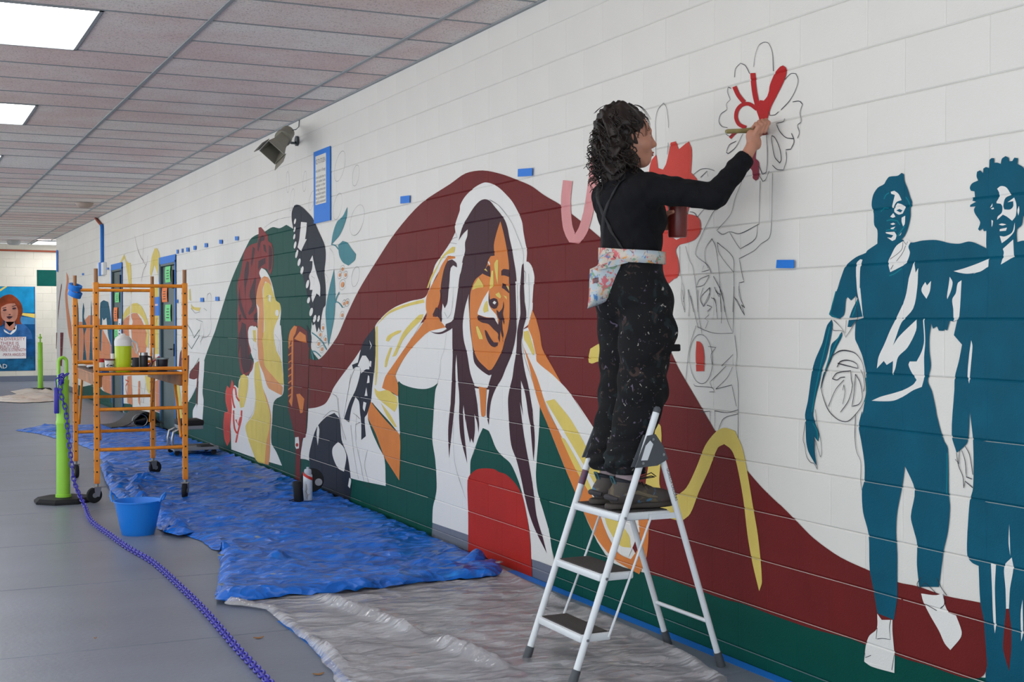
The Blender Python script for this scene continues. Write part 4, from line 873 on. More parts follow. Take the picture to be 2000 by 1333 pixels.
def crease(N, L, tc, b, s1, s2, dist, strength, stretch=(1, 1, 1), rot=0):
    """creased film: conical facets of two sizes"""
    mp = N.new('ShaderNodeMapping'); mp.inputs['Scale'].default_value = stretch; mp.inputs['Rotation'].default_value = (0, 0, rot); L.new(tc.outputs['Object'], mp.inputs['Vector'])
    nz = N.new('ShaderNodeTexNoise'); nz.inputs['Scale'].default_value = s1*.6; nz.inputs['Detail'].default_value = 2; L.new(mp.outputs['Vector'], nz.inputs['Vector'])
    mx = N.new('ShaderNodeMix'); mx.data_type = 'VECTOR'; mx.inputs['Factor'].default_value = .22; L.new(mp.outputs['Vector'], mx.inputs['A']); L.new(nz.outputs['Color'], mx.inputs['B'])
    hs = []
    for s_ in (s1, s2):
        v = N.new('ShaderNodeTexVoronoi'); v.inputs['Scale'].default_value = s_; L.new(mx.outputs['Result'], v.inputs['Vector']); hs.append(v)
    ma = N.new('ShaderNodeMath'); ma.operation = 'MULTIPLY_ADD'; ma.inputs[1].default_value = s1/s2; L.new(hs[1].outputs['Distance'], ma.inputs[0]); L.new(hs[0].outputs['Distance'], ma.inputs[2])
    bp = N.new('ShaderNodeBump'); bp.inputs['Strength'].default_value = strength; bp.inputs['Distance'].default_value = dist; L.new(ma.outputs[0], bp.inputs['Height']); L.new(bp.outputs['Normal'], b.inputs['Normal'])
def tarp_mat():
    m = bpy.data.materials.new('blue_tarp'); m.use_nodes = True; N = m.node_tree.nodes; L = m.node_tree.links; b = N['Principled BSDF']
    b.inputs['Roughness'].default_value = .30; b.inputs['Specular IOR Level'].default_value = .6
    tc = N.new('ShaderNodeTexCoord')
    mp = N.new('ShaderNodeMapping'); mp.inputs['Scale'].default_value = (2.2, 7, 1); mp.inputs['Rotation'].default_value = (0, 0, .35); L.new(tc.outputs['Object'], mp.inputs['Vector'])
    n = N.new('ShaderNodeTexNoise'); n.inputs['Scale'].default_value = 2.0; n.inputs['Detail'].default_value = 8; n.inputs['Roughness'].default_value = .65; n.inputs['Distortion'].default_value = .6; L.new(mp.outputs['Vector'], n.inputs['Vector'])
    r = N.new('ShaderNodeValToRGB'); e = r.color_ramp.elements; e[0].position = .33; e[0].color = rgb((4, 84, 176)); e[1].position = .6; e[1].color = rgb((0, 112, 222))
    k = r.color_ramp.elements.new(.72); k.color = rgb((40, 146, 240))
    L.new(n.outputs['Fac'], r.inputs['Fac'])
    # dried paint specks
    n2 = N.new('ShaderNodeTexNoise'); n2.inputs['Scale'].default_value = 9; n2.inputs['Detail'].default_value = 5; L.new(tc.outputs['Object'], n2.inputs['Vector'])
    r2 = N.new('ShaderNodeValToRGB'); r2.color_ramp.elements[0].position = .70; r2.color_ramp.elements[0].color = (0,0,0,1); r2.color_ramp.elements[1].position = .74; r2.color_ramp.elements[1].color = (.8,.8,.8,1); L.new(n2.outputs['Fac'], r2.inputs['Fac'])
    n3 = N.new('ShaderNodeTexNoise'); n3.inputs['Scale'].default_value = 4; L.new(tc.outputs['Object'], n3.inputs['Vector'])
    r3 = N.new('ShaderNodeValToRGB'); r3.color_ramp.elements[0].position = .45; r3.color_ramp.elements[0].color = rgb((110, 52, 60)); r3.color_ramp.elements[1].position = .55; r3.color_ramp.elements[1].color = rgb((180, 190, 190)); L.new(n3.outputs['Fac'], r3.inputs['Fac'])
    mx = N.new('ShaderNodeMix'); mx.data_type = 'RGBA'; L.new(r2.outputs['Color'], mx.inputs['Factor']); L.new(r.outputs['Color'], mx.inputs['A']); L.new(r3.outputs['Color'], mx.inputs['B'])
    L.new(mx.outputs['Result'], b.inputs['Base Color'])
    crease(N, L, tc, b, 5.5, 16, .06, 1.0, (1, 1.6, 1), .4)
    return m
TARP = tarp_mat()
def billow(x, y, s, k=0.0):
    wx = x+.35/s*noise.noise(Vector((x*s*.8, y*s*.8, 4+k))); wy = y+.35/s*noise.noise(Vector((x*s*.8, y*s*.8, 8+k)))
    return abs(noise.noise(Vector((wx*s, wy*s, k))))
def tarp_z(x, y, ed):
    k = min(1, ed/.10)
    z = .030*billow(x, y, 1.9)+.022*billow(x, y, 4.2, 3)+.014*billow(x, y, 9.5, 7)+.018*ridged(x, y, 2.6, .5)+.014*ridged(x, y, 4.3, 1.25)
    edge = .018*math.exp(-((ed-.06)/.05)**2)*(.4+.9*abs(noise.noise(Vector((x*3, y*3, 7)))))
    pile = 0
    for (cx_, cy_, rr, h) in TPILE:
        d2 = ((x-cx_)**2+(y-cy_)**2)/rr**2
        pile += h*math.exp(-d2)*(.5+2.2*billow(x, y, 7, 5))
    wallrise = .05*max(0, 1-(D-.02-x)/.10)**2 if x > D-.12 else 0
    flat = 1.0
    for (fx_, fy_) in FEET: flat = min(flat, max(0.06, (math.hypot(x-fx_, y-fy_)-.05)/.12))
    return .003*k+(z*k+edge+max(0, pile))*flat+wallrise
FEET = [(2.2, 11.0), (1.58, 12.86), (2.27, 12.86), (3.045, 10.34), (2.955, 10.28), (2.76, 14.24), (3.15, 14.24), (2.76, 14.6), (3.15, 14.6), (3.1, 10.5)]
TPILE = [(1.72, 9.75, .14, .06), (1.78, 10.3, .16, .05), (1.98, 11.9, .22, .05), (1.75, 12.6, .20, .05), (1.72, 9.18, .12, .04), (2.0, 7.75, .22, .05), (1.85, 8.2, .12, .05), (2.9, 7.15, .16, .05), (3.18, 7.2, .1, .05)]
tarp_px = [(420,1166),(428,1120),(432,1085),(412,1072),(392,1058),(360,1048),(330,1044),(306,1034),(300,1012),(262,1000),(232,985),(215,960),(205,930),(203,905),(180,880),(150,868),(110,858),(80,849),(30,842),(60,838),(115,835),(200,834),(300,832)]
tarp_w = [tuple(on_z(x, y)[:2]) for x, y in tarp_px]+[(D-.06, 18.2), (D-.035, 15.0), (D-.035, 13.0), (D-.035, 11.0), (D-.04, 9.6), (D-.05, 8.3), (D-.06, 7.6), (3.25, 7.24), (3.10, 7.06), (2.8, 6.98), (2.5, 6.93), (2.2, 6.97), (1.9, 6.98)]
tarp = sheet('tarpaulin', tarp_w, .024, tarp_z, .002, TARP, 'crumpled bright blue tarpaulin spread along the foot of the mural', 'tarp', world=True, jag=.02)
tp = tarp.location
# folded hem and eyelets of the tarp
flap_px = [(421,1163),(428,1122),(431,1078),(470,1072),(520,1080),(560,1098),(640,1105),(740,1112),(830,1110),(930,1098),(985,1090),(986,1108),(965,1116),(850,1126),(720,1142),(600,1152),(500,1162)]
def flap_z(x, y, ed): return .030+.026*min(1, ed/.05)+.030*billow(x, y, 5, 2)+.016*billow(x, y, 12, 6)-.018*max(0, 1-ed/.03)
flap_w = [(min(v.x, D-.045), v.y) for v in (on_z(x, y, .05) for x, y in flap_px)]
sheet('folded_hem', flap_w, .024, flap_z, .004, TARP, '', '', parent=tarp, jag=.012, world=True)
def crumple_z(x, y, ed): return .02+.10*min(1, ed/.12)*(.35+1.6*billow(x, y, 8, 3))
for cpx in (((196,905),(215,898),(228,915),(232,940),(248,955),(262,975),(245,982),(222,962),(205,935)), ((240,950),(270,940),(285,955),(300,975),(280,985),(255,975)), ((310,1008),(330,1000),(365,1015),(380,1035),(350,1042),(320,1035))):
    sheet('crumpled_fold', [tuple(on_z(x, y, .04)[:2]) for x, y in cpx], .024, crumple_z, .004, TARP, '', '', parent=tarp, jag=.01, world=True)
STEEL = mat('steel', (170, 172, 174), .3, metal=.9)
for (ex, ey, ez) in ((*on_z(431, 1086, .075)[:2], .078), (*on_z(975, 1100, .08)[:2], .085), (1.60, 7.03, .06)):
    obj('eyelet', MB().lathe([(.012, -.002), (.022, -.002), (.022, .003), (.012, .003)], 16, (ex, ey, ez), closed=True), STEEL, tarp, smooth=True)

def plastic_mat():
    m = bpy.data.materials.new('clear_plastic'); m.use_nodes = True; N = m.node_tree.nodes; L = m.node_tree.links; b = N['Principled BSDF']
    b.inputs['Roughness'].default_value = .10; b.inputs['Specular IOR Level'].default_value = 1.0
    tc = N.new('ShaderNodeTexCoord')
    n = N.new('ShaderNodeTexNoise'); n.inputs['Scale'].default_value = 3.0; n.inputs['Detail'].default_value = 6; L.new(tc.outputs['Object'], n.inputs['Vector'])
    r = N.new('ShaderNodeValToRGB'); e = r.color_ramp.elements; e[0].position = .40; e[0].color = rgb((200, 198, 204)); e[1].position = .6; e[1].color = rgb((236, 236, 242)); L.new(n.outputs['Fac'], r.inputs['Fac'])
    n2 = N.new('ShaderNodeTexNoise'); n2.inputs['Scale'].default_value = 5; n2.inputs['Detail'].default_value = 5; L.new(tc.outputs['Object'], n2.inputs['Vector'])
    r2 = N.new('ShaderNodeValToRGB'); r2.color_ramp.elements[0].position = .66; r2.color_ramp.elements[0].color = (0,0,0,1); r2.color_ramp.elements[1].position = .74; r2.color_ramp.elements[1].color = (.45,.45,.45,1); L.new(n2.outputs['Fac'], r2.inputs['Fac'])
    n3 = N.new('ShaderNodeTexNoise'); n3.inputs['Scale'].default_value = 2.3; L.new(tc.outputs['Object'], n3.inputs['Vector'])
    r3 = N.new('ShaderNodeValToRGB'); r3.color_ramp.elements[0].position = .45; r3.color_ramp.elements[0].color = rgb((168, 92, 74)); r3.color_ramp.elements[1].position = .55; r3.color_ramp.elements[1].color = rgb((84, 128, 100)); L.new(n3.outputs['Fac'], r3.inputs['Fac'])
    mx = N.new('ShaderNodeMix'); mx.data_type = 'RGBA'; L.new(r2.outputs['Color'], mx.inputs['Factor']); L.new(r.outputs['Color'], mx.inputs['A']); L.new(r3.outputs['Color'], mx.inputs['B'])
    L.new(mx.outputs['Result'], b.inputs['Base Color'])
    b.inputs['Alpha'].default_value = .36
    crease(N, L, tc, b, 6, 16, .04, .9, (.7, 2.0, 1), -.5)
    return m
PLASTIC = plastic_mat()
def ridge_line(x, y, a, b, w, h):
    ax_, ay, bx, by = *a, *b; dx, dy = bx-ax_, by-ay; t = ((x-ax_)*dx+(y-ay)*dy)/(dx*dx+dy*dy); t = min(1, max(0, t))
    d = math.hypot(x-ax_-t*dx, y-ay-t*dy); return h*math.exp(-(d/w)**2)*min(1, 4*t+.15, 4*(1-t)+.15)
pr = [tuple(on_z(x, y)[:2]) for x, y in ((620,1170),(840,1255),(1000,1320),(560,1235),(700,1325),(450,1180),(740,1215),(900,1290))]
def plastic_z(x, y, ed):
    k = min(1, ed/.05)
    z = .008*ridged(x, y, 4.0, .9)+.006*ridged(x, y, 7.0, .3)+.014*billow(x, y, 3.1, 1)+.008*billow(x, y, 8, 6)
    z += ridge_line(x, y, pr[0], pr[1], .03, .045)+ridge_line(x, y, pr[1], pr[2], .035, .05)+ridge_line(x, y, pr[3], pr[4], .03, .035)+ridge_line(x, y, pr[5], pr[3], .03, .045)
    return .003+z*k+.018*math.exp(-((ed-.03)/.03)**2)
pl_w = [tuple(on_z(x, y)[:2]) for x, y in ((440,1172),(500,1162),(545,1163),(600,1160),(700,1152),(800,1142),(960,1120),(985,1118),(1030,1140),(1110,1180),(1240,1235),(1330,1275),(1420,1330))]
pl_w += [(3.0, 4.35), (2.55, 4.3), (2.0, 4.55), (1.75, 4.85)]+[tuple(on_z(x, y)[:2]) for x, y in ((660,1345),(640,1310),(600,1260),(560,1230),(540,1213),(520,1196),(478,1190),(442,1186))]
plastic = sheet('plastic_sheet', pl_w, .022, plastic_z, .004, PLASTIC, 'clear plastic drop sheet with paint smears crumpled under the ladder', 'plastic sheet', world=True, thick=.0006, jag=.015)
# strip of tape along the foot of the wall, and the tape on the edge of the plastic
def floor_strip(name, pts, w, m, label, z=.0015):
    mb = MB(); P = [Vector(p) for p in pts]; v = []
    for i, p in enumerate(P):
        t = (P[min(i+1, len(P)-1)]-P[max(i-1, 0)]).normalized(); nn = Vector((-t.y, t.x))*w/2
        for q in (p+nn, p-nn):
            v += [(q.x, q.y, z), (q.x, q.y, z+.0012)]
    f = []
    for i in range(len(P)-1): k = 4*i; f += [(k+1, k+3, k+7, k+5), (k, k+4, k+6, k+2), (k, k+1, k+5, k+4), (k+2, k+6, k+7, k+3)]
    f += [(0, 2, 3, 1), (4*len(P)-4, 4*len(P)-3, 4*len(P)-1, 4*len(P)-2)]
    return single(name, mb.add(v, f), m, label, 'tape', (P[0].x, P[0].y, 0))
floor_strip('tape_strip', [(D-.035, 7.0-.4*i) for i in range(12)], .06, TAPE, 'long strip of blue tape on the floor along the foot of the wall', .001)
fe = [tuple(on_z(x, y)[:2]) for x, y in ((548,1214),(580,1236),(612,1262),(640,1292),(664,1320),(686,1345))]
floor_strip('tape_strip', fe, .035, TAPE, 'blue tape along the curled left edge of the plastic sheet', .0012)

# far drop cloth
dc_px = [(0,786),(40,788),(80,787),(118,784),(118,768),(90,764),(60,762),(20,766),(35,772),(0,776)]
def cloth_z(x, y, ed): return .008+.045*min(1, ed/.25)*(ridged(x, y, 3.2, .5)*.9+ridged(x, y, 5.7, 1.4)*.8+.4*noise.noise(Vector((x*3, y*3, 0)))+.2)
CLOTH = mat('drop_cloth', (228, 226, 222), .9, var=.2, vscale=2.2, col2=(212, 194, 178))
sheet('drop_cloth', dc_px, .06, cloth_z, .002, CLOTH, 'paint stained white drop cloth bunched on the floor before the far wall', 'cloth', thick=.003, far=False)
# dry leaves on the floor
LEAFM = mat('dry_leaf', (146, 104, 62), .8)
for i, (x, y, lb) in enumerate(((505, 1248, 'dry brown leaf on the floor beside the edge of the plastic sheet'), (622, 1319, 'dry brown leaf at the bottom of the picture under the plastic edge'), (186, 1249, 'tiny pebble like leaf scrap on bare floor left of the chain'))):
    c = on_z(x, y); n = 7; v = []; s_ = .05 if i < 2 else .014
    for k in range(n+1):
        t = k/n; wd = s_*.22*math.sin(math.pi*t)+.0005; xx = (t-.5)*s_
        v += [(c.x+xx, c.y-wd, .002+.008*abs(t-.5)), (c.x+xx, c.y, .006+.008*abs(t-.5)), (c.x+xx, c.y+wd, .002+.008*abs(t-.5))]
    f = []
    for k in range(n): f += [(3*k, 3*k+3, 3*k+4, 3*k+1), (3*k+1, 3*k+4, 3*k+5, 3*k+2)]
    single('dry_leaf', MB().add(v, f), LEAFM, lb, 'leaf', (c.x, c.y, 0), smooth='all')
# ================================================================ scaffold and what stands on it
SCAF = mat('scaffold_orange', (242, 152, 28), .45, bump=.12, bscale=60, var=.3, vscale=9, col2=(214, 118, 26))
SCAFD = mat('hole_dark', (42, 26, 16), .8); RUBBER = mat('black_rubber', (30, 31, 34), .65, spec=.25); PLY = mat('platform_wood', (96, 72, 60), .8, var=.3, vscale=6); CAST = mat('caster_zinc', (150, 150, 148), .4, metal=.6)
SC = Vector((1.497, 11.02, 0)); SW = .70; SL = 1.83; SR = R(-1.9)
sc = thing('rolling_scaffold', 'orange rolling scaffold with perforated posts, platform and caster wheels', 'scaffold', SC)
sc.rotation_euler = (0, 0, SR)
PH = .0425
def locobj(name, mb, m, parent, **k): return obj(name, mb, m, parent, local=True, **k)
pm_ = None; hole_me = None
posts = []
for (px_, py_) in ((0, 0), (SW, 0), (0, SL), (SW, SL)):
    if pm_ is None:
        mb = MB().rbox((-.021, -.021, .155), (.021, .021, 1.775), .004)
        p_ = locobj('post', mb, SCAF, sc); pm_ = p_.data
        # lock holes
        hm = MB()
        for k in range(17):
            z = .25+.09*k
            hm.tube([(0, -.0225, z), (0, .0225, z)], .0075, 8); hm.tube([(-.0225, 0, z), (.0225, 0, z)], .0075, 8)
        hole_o = locobj('lock_holes', hm, SCAFD, p_); hole_me = hole_o.data
        pin = locobj('extension_pin', MB().tube([(0, 0, 1.775), (0, 0, 1.885)], .0165, 12), mat('pin_wood', (176, 122, 78), .5, var=.2), p_, smooth=True); pin_me = pin.data
    else:
        p_ = inst('post', pm_, sc); inst('lock_holes', hole_me, p_); inst('extension_pin', pin_me, p_)
    p_.location = (px_, py_, 0); posts.append(p_)
rung_me = None
for yy in (0, SL):
    for z in (.425, .75, 1.075, 1.41, 1.75):
        if rung_me is None:
            o = locobj('rung', MB().tube([(.015, 0, 0), (SW-.015, 0, 0)], .0145, 12), SCAF, sc, smooth=True); rung_me = o.data
        else: o = inst('rung', rung_me, sc)
        o.location = (0, yy, z)
# platform: deck between two long trusses
PZ = 1.025
for xx in (.03, SW-.03):
    locobj('side_truss', MB().rbox((xx-.015, .0, PZ-.095), (xx+.015, SL, PZ-.005), .004).rbox((xx-.02, 0, PZ-.012), (xx+.02, SL, PZ+.006), .003), mat('truss_tan', (176, 112, 62), .6, var=.3, vscale=5), sc)
    for yy, s_ in ((.02, 1), (SL-.02, -1)):
        locobj('corner_brace', MB().tube([(xx, yy, PZ-.52), (xx, yy+s_*.30, PZ-.09)], .011, 8), SCAF, sc, smooth=True)
locobj('deck', MB().rbox((.015, -.01, PZ), (SW-.015, SL+.01, PZ+.018), .003), PLY, sc)
locobj('end_rail', MB().tube([(.01, -.012, PZ+.01), (SW-.01, -.012, PZ+.01)], .012, 10), SCAF, sc, smooth=True)
# casters
wh = MB().lathe([(.018, -.018), (.045, -.02), (.058, -.017), (.063, -.008), (.063, .008), (.058, .017), (.045, .02), (.018, .018)], 26, (0, 0, 0), Matrix.Rotation(math.pi/2, 4, 'X'))
hub = MB().lathe([(0, -.022), (.02, -.022), (.02, .022), (0, .022)], 14, (0, 0, 0), Matrix.Rotation(math.pi/2, 4, 'X'))
frk = MB()
for s_ in (-1, 1):
    frk.prism([(-.028, .065), (.03, .065), (.022, .03), (.012, -.012), (-.012, -.012), (-.026, .03)], lambda a, b, t: (a, t, b), s_*.0235, s_*.027)
frk.rbox((-.036, -.03, .06), (.036, .03, .068), .003).tube([(0, 0, .066), (0, 0, .095)], .014, 12).box((.03, -.012, .058), (.075, .012, .064))
first = None
for (px_, py_), ang in zip(((0, 0), (SW, 0), (0, SL), (SW, SL)), (15, 70, 95, 200)):
    if first is None:
        fo = locobj('caster', frk, CAST, sc); wo_ = locobj('wheel', wh, RUBBER, fo, smooth=True); ho = locobj('hub', hub, CAST, fo, smooth=True); first = (fo.data, wo_.data, ho.data)
    else:
        fo = inst('caster', first[0], sc); wo_ = inst('wheel', first[1], fo); ho = inst('hub', first[2], fo)
    a_ = R(ang); fo.rotation_euler = (0, 0, a_); fo.location = (px_+.02*math.cos(a_+math.pi)*0, py_, .064)
    wo_.location = (-.022, 0, 0); ho.location = (-.022, 0, 0)
def on_deck(px, py, dy=0.30):
    p = on_z(px, py, PZ+.018); return p
DZ = PZ+.0185
# blue tape rolls on the back left post
tr = thing('tape_rolls', 'two rolls of blue masking tape hung on the back left scaffold post', 'tape roll', (1.56, 12.86, 1.74))
for k, (z, an) in enumerate(((1.715, 20), (1.775, 12))):
    mt = Matrix.Translation((1.562, 12.87, z)) @ Matrix.Rotation(R(an), 4, 'Y') @ Matrix.Rotation(R(18), 4, 'X')
    obj('roll', MB().lathe([(.034, -.024), (.062, -.024), (.062, .024), (.034, .024)], 24, (.0, 0, 0), mt, closed=True), TAPE, tr, smooth=True)
# lime drinks cooler
def at_deck(pxl, pxr, pyb, Y):
    a = on_y(pxl, pyb, Y); b = on_y(pxr, pyb, Y); return (a.x+b.x)/2, (b.x-a.x)/2
LIME = mat('lime_plastic', (190, 214, 30), .35); CREAM = mat('white_plastic', (226, 228, 226), .4); BLACKP = mat('black_coat', (28, 30, 36), .4)
cx_, cr = at_deck(224, 257, 716, 11.18); c = (cx_, 11.18, DZ)
ck = thing('drinks_cooler', 'lime green drinks cooler with white lid on the scaffold platform', 'cooler', c)
obj('body', MB().lathe([(0, 0), (cr*.9, 0), (cr*.94, .01), (cr, .215), (0, .215)], 28, c), LIME, ck, smooth=True)
obj('lid', MB().lathe([(0, .2155), (cr*1.03, .2155), (cr*1.04, .255), (cr*.95, .275), (cr*.7, .295), (cr*.35, .302), (cr*.25, .316), (0, .318)], 28, c), CREAM, ck, smooth=True)
obj('handle', MB().tube([(c[0]+cr*1.0, c[1]-.01, DZ+.262), (c[0]+cr*1.5, c[1]-.012, DZ+.24), (c[0]+cr*1.75, c[1]-.012, DZ+.18), (c[0]+cr*1.55, c[1]-.012, DZ+.15), (c[0]+cr*1.02, c[1]-.01, DZ+.235)], .009, 8), CREAM, ck, smooth=True)
# black mug
cx_, cr = at_deck(271.5, 289, 712, 11.2); c = (cx_, 11.2, DZ)
mg = thing('travel_mug', 'tall black insulated mug with steel rim standing right of the lime cooler', 'mug', c)
obj('body', MB().lathe([(0, 0), (cr*.95, 0), (cr, .01), (cr, .135), (0, .135)], 24, c), BLACKP, mg, smooth=True)
obj('rim', MB().lathe([(cr*.9, .1355), (cr*.97, .1355), (cr*.97, .158), (cr*.9, .158)], 24, c, closed=True), STEEL, mg, smooth=True)
obj('handle', MB().tube([(c[0]+cr, c[1], DZ+.125), (c[0]+cr*1.75, c[1], DZ+.12), (c[0]+cr*1.9, c[1], DZ+.07), (c[0]+cr*1.6, c[1], DZ+.035), (c[0]+cr, c[1], DZ+.04)], .008, 8), BLACKP, mg, smooth=True)
# dark bowl-like mug handle behind
cx_, cr = at_deck(262, 273, 712, 11.45); c = (cx_, 11.45, DZ)
m2 = thing('camping_mug', 'dark mug with a round handle half hidden behind the cooler', 'mug', c)
obj('body', MB().lathe([(0, 0), (.042, 0), (.045, .11), (.04, .11), (.038, .01), (0, .01)], 20, c), mat('mug_grey', (52, 50, 58), .4), m2, smooth=True)
obj('handle', MB().tube([(c[0]-.043, c[1]-.01, DZ+.10), (c[0]-.085, c[1]-.02, DZ+.10), (c[0]-.095, c[1]-.02, DZ+.06), (c[0]-.045, c[1]-.01, DZ+.03)], .008, 8), BLACKP, m2, smooth=True)
# black tub
cx_, cr = at_deck(303, 327, 712, 11.25); c = (cx_+.005, 11.25, DZ)
tb = thing('paint_tub', 'black plastic tub with a pale rim at the right end of the scaffold platform', 'tub', c)
obj('body', MB().lathe([(0, 0), (cr*.88, 0), (cr*1.02, .10), (cr*.98, .10), (cr*.84, .008), (0, .008)], 28, c), mat('tub_navy', (20, 26, 44), .35), tb, smooth=True)
obj('rim', MB().lathe([(cr*1.0, .1), (cr*1.12, .1), (cr*1.12, .112), (cr*1.0, .112)], 28, c, closed=True), mat('tub_rim', (140, 160, 164), .4), tb, smooth=True)
for (dx, dy, col_, lb) in ((-.07, .20, (190, 60, 60), 'red handled brush lying on the platform behind the black tub'), (.0, .28, (196, 200, 206), 'pale brush standing behind the black tub')):
    b_ = thing('small_brush', lb, 'brush', (c[0]+dx, c[1]+dy, DZ))
    if dx: 
        obj('handle', MB().tube([(c[0]+dx-.05, c[1]+dy, DZ+.012), (c[0]+dx+.09, c[1]+dy+.03, DZ+.115)], .008, 8), mat('brush_red', col_, .5), b_, smooth=True)
    else: obj('handle', MB().tube([(c[0]-.04, c[1]+dy, DZ+.002), (c[0]-.02, c[1]+dy, DZ+.13), (c[0]-.02, c[1]+dy, DZ+.19)], [.012, .007, .009], 8), mat('brush_pale', col_, .5), b_, smooth=True)
# paint cups
def cup(pxl, pxr, py, Y, h, m, label, rimm=None, patch=None):
    x, r_ = at_deck(pxl, pxr, py, Y); c = (x, Y, DZ)
    t = thing('paint_cup', label, 'cup', c, 'cups on the scaffold platform')
    obj('body', MB().lathe([(0, 0), (r_*.82, 0), (r_, h), (r_*.95, h), (r_*.78, .006), (0, .006)], 22, c), m, t, smooth=True)
    obj('rim', MB().lathe([(r_*.97, h-.008), (r_*1.06, h-.008), (r_*1.06, h+.004), (r_*.97, h+.004)], 22, c, closed=True), rimm or m, t, smooth=True)
    if patch:
        mb = MB(); v = []; n_ = 9
        for i in range(n_+1):
            a = -math.pi/2-.75+1.5*i/n_
            for z, q in ((h*.35, .885), (h*.75, .965)): v.append((c[0]+r_*(q+.012)*math.cos(a), c[1]+r_*(q+.012)*math.sin(a), DZ+z))
        obj('label_print', mb.add(v, [(2*i, 2*i+2, 2*i+3, 2*i+1) for i in range(n_)]), patch, t)
cup(204, 224, 713, 11.2, .105, CREAM, 'white tub with a dark oval logo left of the cooler', mat('rim_maroon', (110, 50, 60), .5), None)
x_, r_ = at_deck(204, 224, 713, 11.2)
for i_, (a_, b_, m_) in enumerate(((.034, .017, mat('logo_ink', (60, 66, 90), .5)), (.026, .010, CREAM))):
    v = []; n_ = 20
    for i in range(n_):
        t_ = 2*math.pi*i/n_; u = a_*math.cos(t_); zz = DZ+.056+b_*math.sin(t_); q = r_*(.82+.18*(zz-DZ)/.105)+.001+.0006*i_
        v.append((x_+q*math.sin(u/r_+.1), 11.2-q*math.cos(u/r_+.1), zz))
    o = obj('logo', MB().add(v, [tuple(range(n_))]), m_, bpy.data.objects['paint_cup'])
obj('logo_bar', MB().add([(x_+(r_*.93)*math.sin(s_*.95+.1), 11.2-(r_*.93+.001)*math.cos(s_*.95+.1), DZ+z) for s_, z in ((-1, .050), (-.5, .050), (0, .050), (.5, .050), (1, .050), (1, .062), (.5, .062), (0, .062), (-.5, .062), (-1, .062))], [(0,1,8,9),(1,2,7,8),(2,3,6,7),(3,4,5,6)]), MATS['logo_ink'], bpy.data.objects['paint_cup'])
cup(190, 206, 711, 11.32, .105, mat('cup_red', (190, 44, 52), .5), 'red and white paper cup beside the front left post', None, CREAM)
cup(216, 226, 700, 11.55, .14, CREAM, 'plain white cup showing behind the lime cooler')
# roll of paper, lid and rags
x0 = on_y(160, 712, 11.5); 
pr_ = MB().lathe([(.0, -.075), (.03, -.075), (.033, -.06), (.033, .06), (.03, .075), (0, .075)], 16, (0,0,0), Matrix.Translation((1.70, 11.75, DZ+.034)) @ Matrix.Rotation(math.pi/2, 4, 'Y'))
single('paper_roll', pr_, mat('paper_roll', (216, 212, 206), .8, bump=.4, bscale=30), 'white crumpled paper roll lying at the left side of the platform', 'paper roll', (1.70, 11.75, DZ), smooth=True)
x_, r_ = at_deck(190, 214, 722, 11.08)
single('blue_lid', MB().lathe([(0, 0), (r_, 0), (r_, .012), (r_*.9, .016), (0, .014)], 22, (x_, 11.10, DZ)), mat('lid_blue', (48, 110, 190), .5), 'flat blue lid at the front left of the platform', 'lid', (x_, 11.10, DZ), smooth=True)
single('steel_clamp', MB().rbox((1.575, 12.1, DZ), (1.63, 12.2, DZ+.03), .008).tube([(1.56, 12.05, DZ+.02), (1.62, 12.0, DZ+.03), (1.66, 12.2, DZ+.02)], .008, 8), STEEL, 'small steel tool left on the platform beside the paper roll', 'tool', (1.6, 12.1, DZ), smooth=True)

# ================================================================ lime posts and chain
LIMEP = mat('post_lime', (150, 214, 66), .4)
def delineator(c, label, loop=True, rz=0):
    t = thing('barrier_post', label, 'barrier post', c)
    x, y, z = c
    def hexo(r, z0): return [(x+r*math.cos(R(22.5+45*k)+rz), y+r*1.0*math.sin(R(22.5+45*k)+rz), z0) for k in range(8)]
    v = hexo(.235, .0)+hexo(.235, .018)+hexo(.205, .04); f = [tuple(range(7,-1,-1)), tuple(range(16, 24))]
    for a in (0, 8):
        for k in range(8): f.append((a+k, a+(k+1)%8, a+8+(k+1)%8, a+8+k))
    obj('rubber_base', MB().add(v, f), RUBBER, t)
    obj('tube', MB().lathe([(.062, .0405), (.062, .06), (.054, .065), (.052, .40), (.051, .62), (.054, .63), (.054, .65), (.050, .66), (.0475, .955), (.050, .96), (.050, .985), (.04, .995), (0, .995)], 28, c), LIMEP, t, smooth=True)
    h = MB()
    if loop:
        pts = [(x-.033*math.cos(rz+.3), y-.033*math.sin(rz+.3), .99)]
        for k in range(9):
            a = math.pi-math.pi*k/8; q = .033*math.cos(a); pts.append((x+q*math.cos(rz+.3), y+q*math.sin(rz+.3), 1.135+.033*math.sin(a)))
        pts.append((x+.033*math.cos(rz+.3), y+.033*math.sin(rz+.3), .99)); h.tube(pts, .0135, 10)
    else: h.lathe([(.018, .99), (.018, 1.07), (.04, 1.08), (.035, 1.10), (.015, 1.12), (.015, 1.17), (0, 1.175)], 14, c)
    obj('handle', h, LIMEP, t, smooth=True)
    return t
PB = on_z(127, 982); PB = Vector((1.26, 11.20, 0))
delineator(tuple(PB), 'lime green barrier post with loop handle standing left of the scaffold')
delineator((2.83, 29.1, 0), 'distant lime green barrier post before the far wall', False)
CHAIN = mat('chain_violet', (56, 52, 168), .35); 
cpts = [Vector((PB.x+.02, PB.y-.05, 1.03)), Vector((PB.x-.02, PB.y-.075, .99)), Vector((PB.x-.025, PB.y-.085, .88))]
for x, y, d_ in ((128, 800, .09), (133, 850, .12), (139, 900, .2), (146, 945, .3)):
    cpts.append(on_y(x, y, PB.y-d_))
